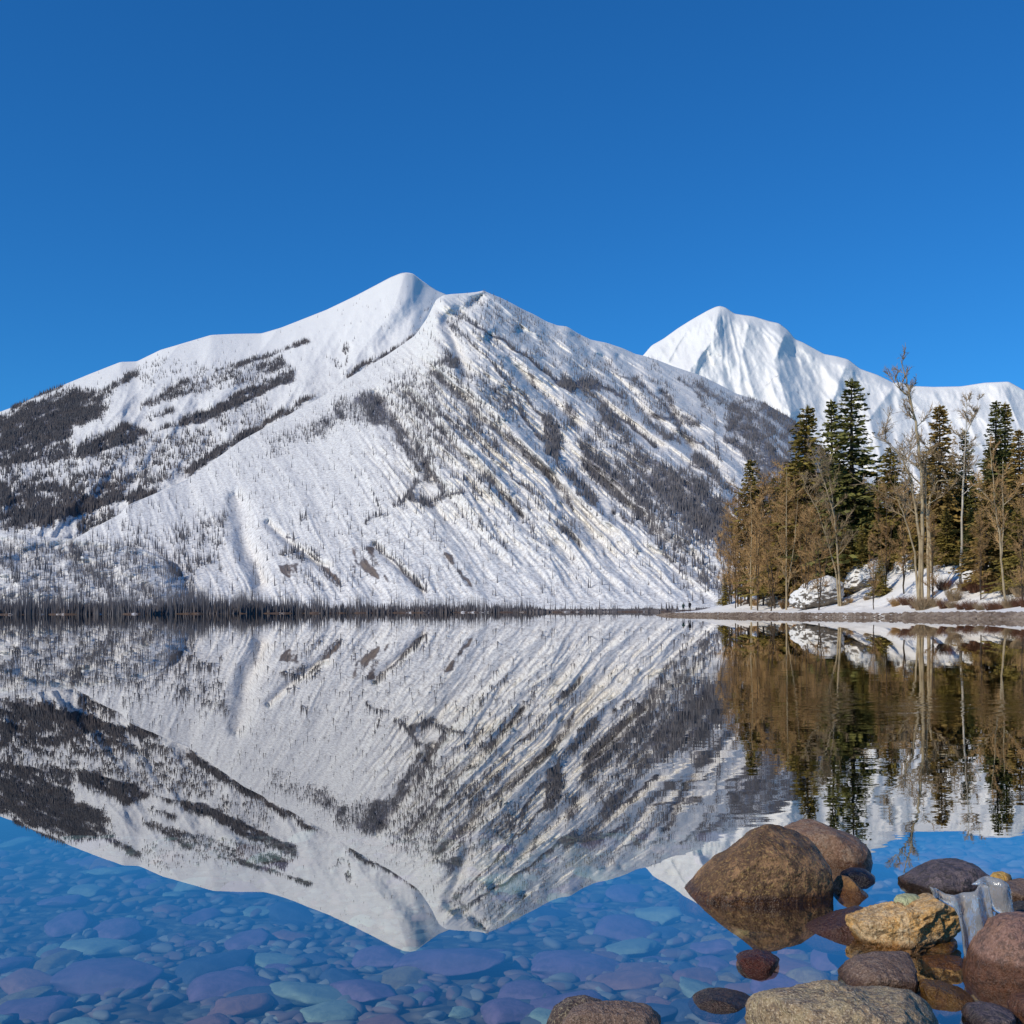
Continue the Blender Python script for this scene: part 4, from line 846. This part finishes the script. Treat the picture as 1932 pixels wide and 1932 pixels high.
def mat_snowrock():
    t = NT('snow_covered_stone'); v = t.coord('Object'); g = t.n('SeparateXYZ', Vector=t.n('NewGeometry').outputs['Normal']).outputs[2]; n = t.noise(v, .9, 5, .7)
    f = t.ramp(t.math('ADD', g, t.math('MULTIPLY', n, .7)), .12, .32)
    col = t.mix(f, t.mix(n, (0.10, 0.085, 0.07), (0.30, 0.26, 0.22)), (0.80, 0.775, 0.73)); t.bsdf(Base__Color=col, Roughness=.8, Normal=t.bump(n, .35)); return t.m
SNR = mat_snowrock(); GS_ = 'snow covered boulders on the right bank'
for pts, Y, T, lab, sd_ in [([(540, 1500), (555, 1450), (620, 1405), (700, 1365), (790, 1330), (860, 1380), (860, 1480), (700, 1540), (600, 1540)], 156, 2.5, 'long snow covered boulder sloping down left of the leaning birch pair', 41),
                            ([(860, 1420), (890, 1320), (960, 1272), (1040, 1245), (1085, 1240), (1110, 1320), (1080, 1420), (960, 1440)], 160, 4, 'snow covered boulder between the birch pair and the little green conifer', 42),
                            ([(1180, 1380), (1185, 1270), (1230, 1220), (1300, 1212), (1330, 1300), (1300, 1410), (1210, 1410)], 156, 3.5, 'tall snow block left of the many-stemmed bare tree', 43),
                            ([(1560, 1350), (1590, 1295), (1640, 1270), (1668, 1310), (1650, 1370)], 146, 2, 'small snow hump right of the white birch', 44)]:
    outline_rock('boulder', Z2(pts), Y, T, SNR, lab, .16, 2, sd_, group=GS_, q=.95)
def post():
    b = MB(); b.tube([(0, 0, -.3), (0.02, 0, .8), (0.03, 0, 1.55)], [.24, .21, .19], 7); b.tube([(0.03, 0, 1.55), (0.03, 0, 1.58)], [.19, .02], 7)
    X_, Y_, Z_ = px(1624.8, 1109, 157.0); o = b.build('stump', M_BARKD); o.location = (float(X_), float(Y_) - 6, float(Z_) + .2); o.rotation_euler = (0, R(6), 0)
    tag(o, 'short dark tree stump on the snow below the snow covered boulder', 'stump')
post()
# ice
def mat_ice():
    t = NT('clear_grey_ice'); v = t.coord('Object'); n = t.noise(t.n('Mapping', Vector=v, Scale=(3, 3, 1)).outputs[0], 9, 4, .6)
    col = t.mix(t.ramp(n, .4, .62), (0.93, 0.95, 0.97), (0.80, 0.83, 0.87))
    b = t.n('BsdfPrincipled', Base__Color=col, Roughness=.13, IOR=1.31, Transmission__Weight=.76, Normal=t.bump(n, .012, .8))
    t.t.links.new(b.outputs[0], t.out.inputs[0]); return t.m
ICE = mat_ice()
def ice_sheet(outline, Yc, thick, label, ridges, seed, rounds):
    P = np.array(outline, float); x, _, z = px(P[:, 0], P[:, 1], Yc); me = bpy.data.meshes.new('ice'); bm = bmesh.new()
    vs = [bm.verts.new((a, 0, b)) for a, b in zip(x, z)]; bm.faces.new(vs)
    bmesh.ops.triangulate(bm, faces=bm.faces[:])
    for _ in range(rounds): bmesh.ops.subdivide_edges(bm, edges=[e for e in bm.edges if e.calc_length() > .007], cuts=1, use_grid_fill=False); bmesh.ops.triangulate(bm, faces=bm.faces[:])
    bd = {v.index for v in bm.verts}; bm.verts.index_update()
    edge = [v for v in bm.verts if v.is_boundary]; ep = np.array([(v.co.x, v.co.z) for v in edge])
    V = np.array([v.co[:] for v in bm.verts]); dd = np.min(np.hypot(V[:, None, 0] - ep[None, :, 0], V[:, None, 2] - ep[None, :, 1]), 1)
    prof = np.sqrt(np.clip(dd / .02, 0, 1)) * thick
    fold = .010 * np.sin((V[:, 0] - x.min()) * ridges + 2.2 * V[:, 2] * 9) + .008 * fbm(V[:, 0] * 30, V[:, 2] * 14, 0, 3, seed)
    Fc = np.array([[v.index for v in f.verts] for f in bm.faces]); n = len(V); isb = np.array([v.is_boundary for v in bm.verts])
    bed = [(e.verts[0].index, e.verts[1].index) for e in bm.edges if e.is_boundary]; bm.free()
    rim = .002
    front = V.copy(); front[:, 1] = fold - prof - rim; back = V.copy(); back[:, 1] = fold * .8 + prof * .7 + rim
    faces = [tuple(f) for f in Fc] + [tuple(f[::-1] + n) for f in Fc] + [(a, b, b + n, a + n) for a, b in bed]
    me.from_pydata([tuple(v) for v in np.concatenate([front, back])], [], faces); me.materials.append(ICE)
    bm = bmesh.new(); bm.from_mesh(me); bmesh.ops.recalc_face_normals(bm, faces=bm.faces[:]); bm.to_mesh(me); bm.free()
    me.polygons.foreach_set('use_smooth', [True] * len(me.polygons))
    o = link('ice', me); c = Vector((float(x.mean()), Yc, float(z.mean())))
    for v in me.vertices: v.co -= Vector((c.x, 0, c.z))
    o.location = c; tag(o, label, 'ice', 'pieces of ice over the stones')
ice_sheet(K([(1400, 488), (1440, 500), (1500, 535), (1580, 540), (1660, 515), (1700, 480), (1735, 490), (1750, 580), (1770, 690), (1745, 740), (1720, 800), (1690, 850), (1650, 890), (1622, 938), (1605, 910), (1590, 850), (1582, 760), (1570, 660), (1540, 610), (1470, 575), (1425, 545)]), 2.73, .010, 'fan of clear ice with a wing at left, narrowing down to a point', 120, 5, 5)
ice_sheet(K([(1640, 480), (1680, 450), (1740, 440), (1800, 450), (1845, 480), (1840, 520), (1860, 590), (1868, 650), (1830, 668), (1780, 640), (1750, 590), (1730, 520), (1690, 490)]), 2.90, .016, 'darker grey lobe of ice behind the fan of ice', 90, 6, 5)

# ------------------------------------------------------------------ stones under the water
def mat_sub(name, c, c2):
    t = NT(name); v = t.coord('Object'); n = t.noise(v, 3, 7, .72, .6); oi = t.n('ObjectInfo').outputs['Random']
    col = t.mix(t.ramp(n, .35, .65), c, c2); col = t.mix(t.math('MULTIPLY', oi, .5), col, tuple(x * .5 for x in c))
    t.bsdf(Base__Color=col, Roughness=.7, Normal=t.bump(n, .004)); return t.m
kinds = [('grey-purple', mat_sub('grey_purple_stone', (0.34, 0.19, 0.26), (0.20, 0.12, 0.16))), ('pink-brown', mat_sub('pink_brown_stone', (0.50, 0.24, 0.17), (0.33, 0.16, 0.12))),
         ('pale greenish', mat_sub('pale_green_stone', (0.44, 0.50, 0.33), (0.30, 0.36, 0.25))), ('dark blue-grey', mat_sub('dark_blue_grey_stone', (0.11, 0.12, 0.15), (0.07, 0.08, 0.10))), ('yellow-brown', mat_sub('yellow_brown_stone', (0.44, 0.32, 0.13), (0.28, 0.18, 0.07)))]
prot = []
for k, (kn, mt) in enumerate(kinds):
    for j in range(2):
        V, Fc = rock_ico(4, 300 + k * 7 + j, .34, .16, 14); V = V * [1, .68, 1]; prot.append((kn, npmesh('cobble', V, Fc, mt)))
random.seed(99)
placed = []
def sub(k, X, Y, r, label=None, rz=None, fl=1.0):
    kn, me = prot[k]; o = link('cobble', me); z = float(bedz(X, Y)); o.location = (X, Y, min(z + r * .12, -.03 - r * .42 * fl)); o.scale = (r, r, r * fl)
    o.rotation_euler = (random.uniform(-.15, .15), random.uniform(-.15, .15), random.random() * 6.28 if rz is None else rz)
    tag(o, label or f'{kn} cobble lying under clear water on the lake bed', 'stone', 'cobbles on the lake bed under the water'); placed.append((X, Y, r))
def at_bed(x, y, dz=.35):
    Y = (CH + dz) * F / (y - hor(x)); return (x - HX) / F * Y, Y
for x, y, r, k, lab in [(840, 1850, .22, 0, 'largest smooth grey-purple slab under the water right of the summit reflection'), (190, 1870, .22, 0, 'long purple-brown slab under the water at the lower left'), (510, 1830, .10, 4, 'pale greenish stone under the water at left centre'),
                        (420, 1893, .17, 1, 'flat pinkish slab under the water at the bottom left'), (590, 1905, .16, 4, 'pale flat stone under the water at the bottom'), (180, 1790, .15, 5, 'pale triangular stone under the water on the left'),
                        (1180, 1770, .18, 1, 'pinkish stone under the water left of the biggest boulder'), (1080, 1850, .18, 0, 'broad grey slab under the water above the bottom rocks'), (1190, 1805, .12, 5, 'pale greenish stone under the water left of the dark red stone'), (1455, 1752, .10, 3, 'red-brown stone just under the water below the biggest boulder')]:
    X, Y = at_bed(x, y); sub(k, X, Y, r, lab, rz=random.uniform(-.4, .4), fl=.6)
tries = 0
while len(placed) < 290 and tries < 20000:
    tries += 1
    Y = 2.5 + 5.2 * random.random() ** 1.25; X = random.uniform(-.50, .30) * Y
    r = .045 + .115 * random.random() ** 1.3
    if any((X - a) ** 2 + (Y - b) ** 2 < (.46 * (r + c)) ** 2 for a, b, c in placed): continue
    sub(random.choice([0, 1, 2, 3, 0, 1, 6, 7, 4, 5, 8, 2]), X, Y, r, fl=random.uniform(.45, .95))
VV, FF, off = [], [], 0
pp = [rock_ico(2, 400 + q_, .3, .25, 12) for q_ in range(6)]
for i in range(3800):
    Y = 2.3 + 5.5 * random.random() ** 1.2; X = random.uniform(-.52, .52) * Y; r = random.uniform(.02, .065); V, Fc = pp[i % 6]; a = random.random() * 6.28; c, s_ = math.cos(a), math.sin(a)
    W = V * [r, r * .55, r]; W = np.stack([W[:, 0] * c - W[:, 1] * s_ + X, W[:, 0] * s_ + W[:, 1] * c + Y, W[:, 2] + float(bedz(X, Y)) + r * .2], -1)
    VV.append(W); FF.append(Fc + off); off += len(W)
def mat_pebble():
    t = NT('mixed_pebbles'); v = t.coord('Object'); vo = t.n('TexVoronoi', Vector=v, Scale=11.0); sc_ = t.n('SeparateColor', Color=vo.outputs['Color'])
    col = t.mix(sc_.outputs[0], (0.08, 0.07, 0.055), (0.36, 0.32, 0.24)); col = t.mix(t.math('MULTIPLY', t.ramp(sc_.outputs[1], .6, .7), .7), col, (0.30, 0.16, 0.12))
    t.bsdf(Base__Color=col, Roughness=.7); return t.m
tag(link('lake_pebbles', npmesh('lake_pebbles', np.concatenate(VV), np.concatenate(FF), mat_pebble(), True)), 'small mixed pebbles between the submerged cobbles', 'pebbles', kind='stuff')
for i in range(110):     # under the brown shallows among the boulders
    Y = random.uniform(2.3, 4.2); X = Y * random.uniform(.13, .5); r = random.uniform(.03, .09)
    sub(random.choice([2, 3, 8, 9, 9, 8]), X, Y, r)

# ------------------------------------------------------------------ two people on the spit
M_SKIN = mat_plain('skin', (0.5, 0.32, 0.24), .6); M_JT = mat_plain('teal_jacket', (0.014, 0.045, 0.042), .8, (0.01, 0.03, 0.03)); M_JB = mat_plain('black_jacket', (0.02, 0.022, 0.03), .8, (0.012, 0.012, 0.015)); M_TRO = mat_plain('dark_trousers', (0.02, 0.022, 0.035), .85, (0.015, 0.015, 0.02)); M_HAT = mat_plain('dark_knit_hat', (0.03, 0.02, 0.02), .9, (0.02, 0.02, 0.02))
def person(x, Y, rz, jacket, label, seed, h=1.75, arm=.0):
    random.seed(seed); k = h / 1.75
    J = {'pel': (0, 0, .95, .15), 'sp': (0, .01, 1.15, .15), 'ch': (0, 0, 1.35, .175), 'nk': (0, 0, 1.50, .06), 'hd': (0, -.02, 1.60, .085), 'ht': (0, -.01, 1.70, .08),
         'sl': (-.19, 0, 1.42, .065), 'el': (-.27, .02, 1.16, .05), 'wl': (-.25, -.12 - arm, .95 + arm, .035), 'kl_': (-.25, -.16 - arm, .88 + arm, .03), 'sr': (.19, 0, 1.42, .065), 'er': (.27, .02, 1.16, .05), 'wr': (.26, -.06, .93, .035), 'kr_': (.26, -.08, .85, .03),
         'hl': (-.10, 0, .88, .10), 'kl': (-.12, -.02, .50, .07), 'al': (-.13, .03, .09, .05), 'tl': (-.14, -.14, .04, .04), 'hr': (.10, 0, .88, .10), 'kr': (.13, -.03, .50, .07), 'ar': (.15, .02, .09, .05), 'tr': (.17, -.14, .04, .04)}
    E = [('pel', 'sp'), ('sp', 'ch'), ('ch', 'nk'), ('nk', 'hd'), ('hd', 'ht'), ('ch', 'sl'), ('sl', 'el'), ('el', 'wl'), ('wl', 'kl_'), ('ch', 'sr'), ('sr', 'er'), ('er', 'wr'), ('wr', 'kr_'), ('pel', 'hl'), ('hl', 'kl'), ('kl', 'al'), ('al', 'tl'), ('pel', 'hr'), ('hr', 'kr'), ('kr', 'ar'), ('ar', 'tr')]
    ks = list(J); me = bpy.data.meshes.new('tmp'); me.from_pydata([tuple(c * k for c in J[n][:3]) for n in ks], [(ks.index(a), ks.index(b)) for a, b in E], [])
    o = bpy.data.objects.new('tmp', me); S.collection.objects.link(o); md = o.modifiers.new('s', 'SKIN'); ms = o.modifiers.new('u', 'SUBSURF'); ms.levels = 2; ms.render_levels = 2
    for i, n in enumerate(ks): me.skin_vertices[0].data[i].radius = (J[n][3] * k, J[n][3] * k); me.skin_vertices[0].data[i].use_root = (n == 'pel')
    bpy.context.view_layer.update(); dg = bpy.context.evaluated_depsgraph_get(); m2 = bpy.data.meshes.new_from_object(o.evaluated_get(dg)); bpy.data.objects.remove(o)
    m2.materials.clear(); m2.name = 'person'
    for mt in (M_SKIN, jacket, M_TRO): m2.materials.append(mt)
    for p in m2.polygons:
        z = p.center.z / k; ax_ = abs(p.center.x / k)
        p.material_index = 0 if z > 1.52 or (ax_ > .2 and z < .93 and z > .8) else (1 if z > .86 else 2); p.use_smooth = True
    o = link('person', m2); X = (x - HX) / F * Y; o.location = (X, Y, float(bankz(X, Y)) + .0); o.rotation_euler = (0, 0, rz); tag(o, label, 'person', 'people on the spit')
    bm = bmesh.new(); bmesh.ops.create_uvsphere(bm, u_segments=16, v_segments=10, radius=.115 * k)
    bmesh.ops.delete(bm, geom=[v for v in bm.verts if v.co.z < -.01], context='VERTS')
    for v in bm.verts: v.co.z = v.co.z * 1.05 + 1.66 * k; v.co.y -= .01
    mh = bpy.data.meshes.new('hat'); bm.to_mesh(mh); bm.free(); mh.materials.append(M_HAT); link('hat', mh, o)
person(1289.5, 213, 2.6, M_JT, 'person in a dark teal jacket, left of the two people on the spit', 1, 1.85, .12)
person(1301.5, 211, 3.6, M_JB, 'taller person in black, right of the two people on the spit', 2, 2.0)
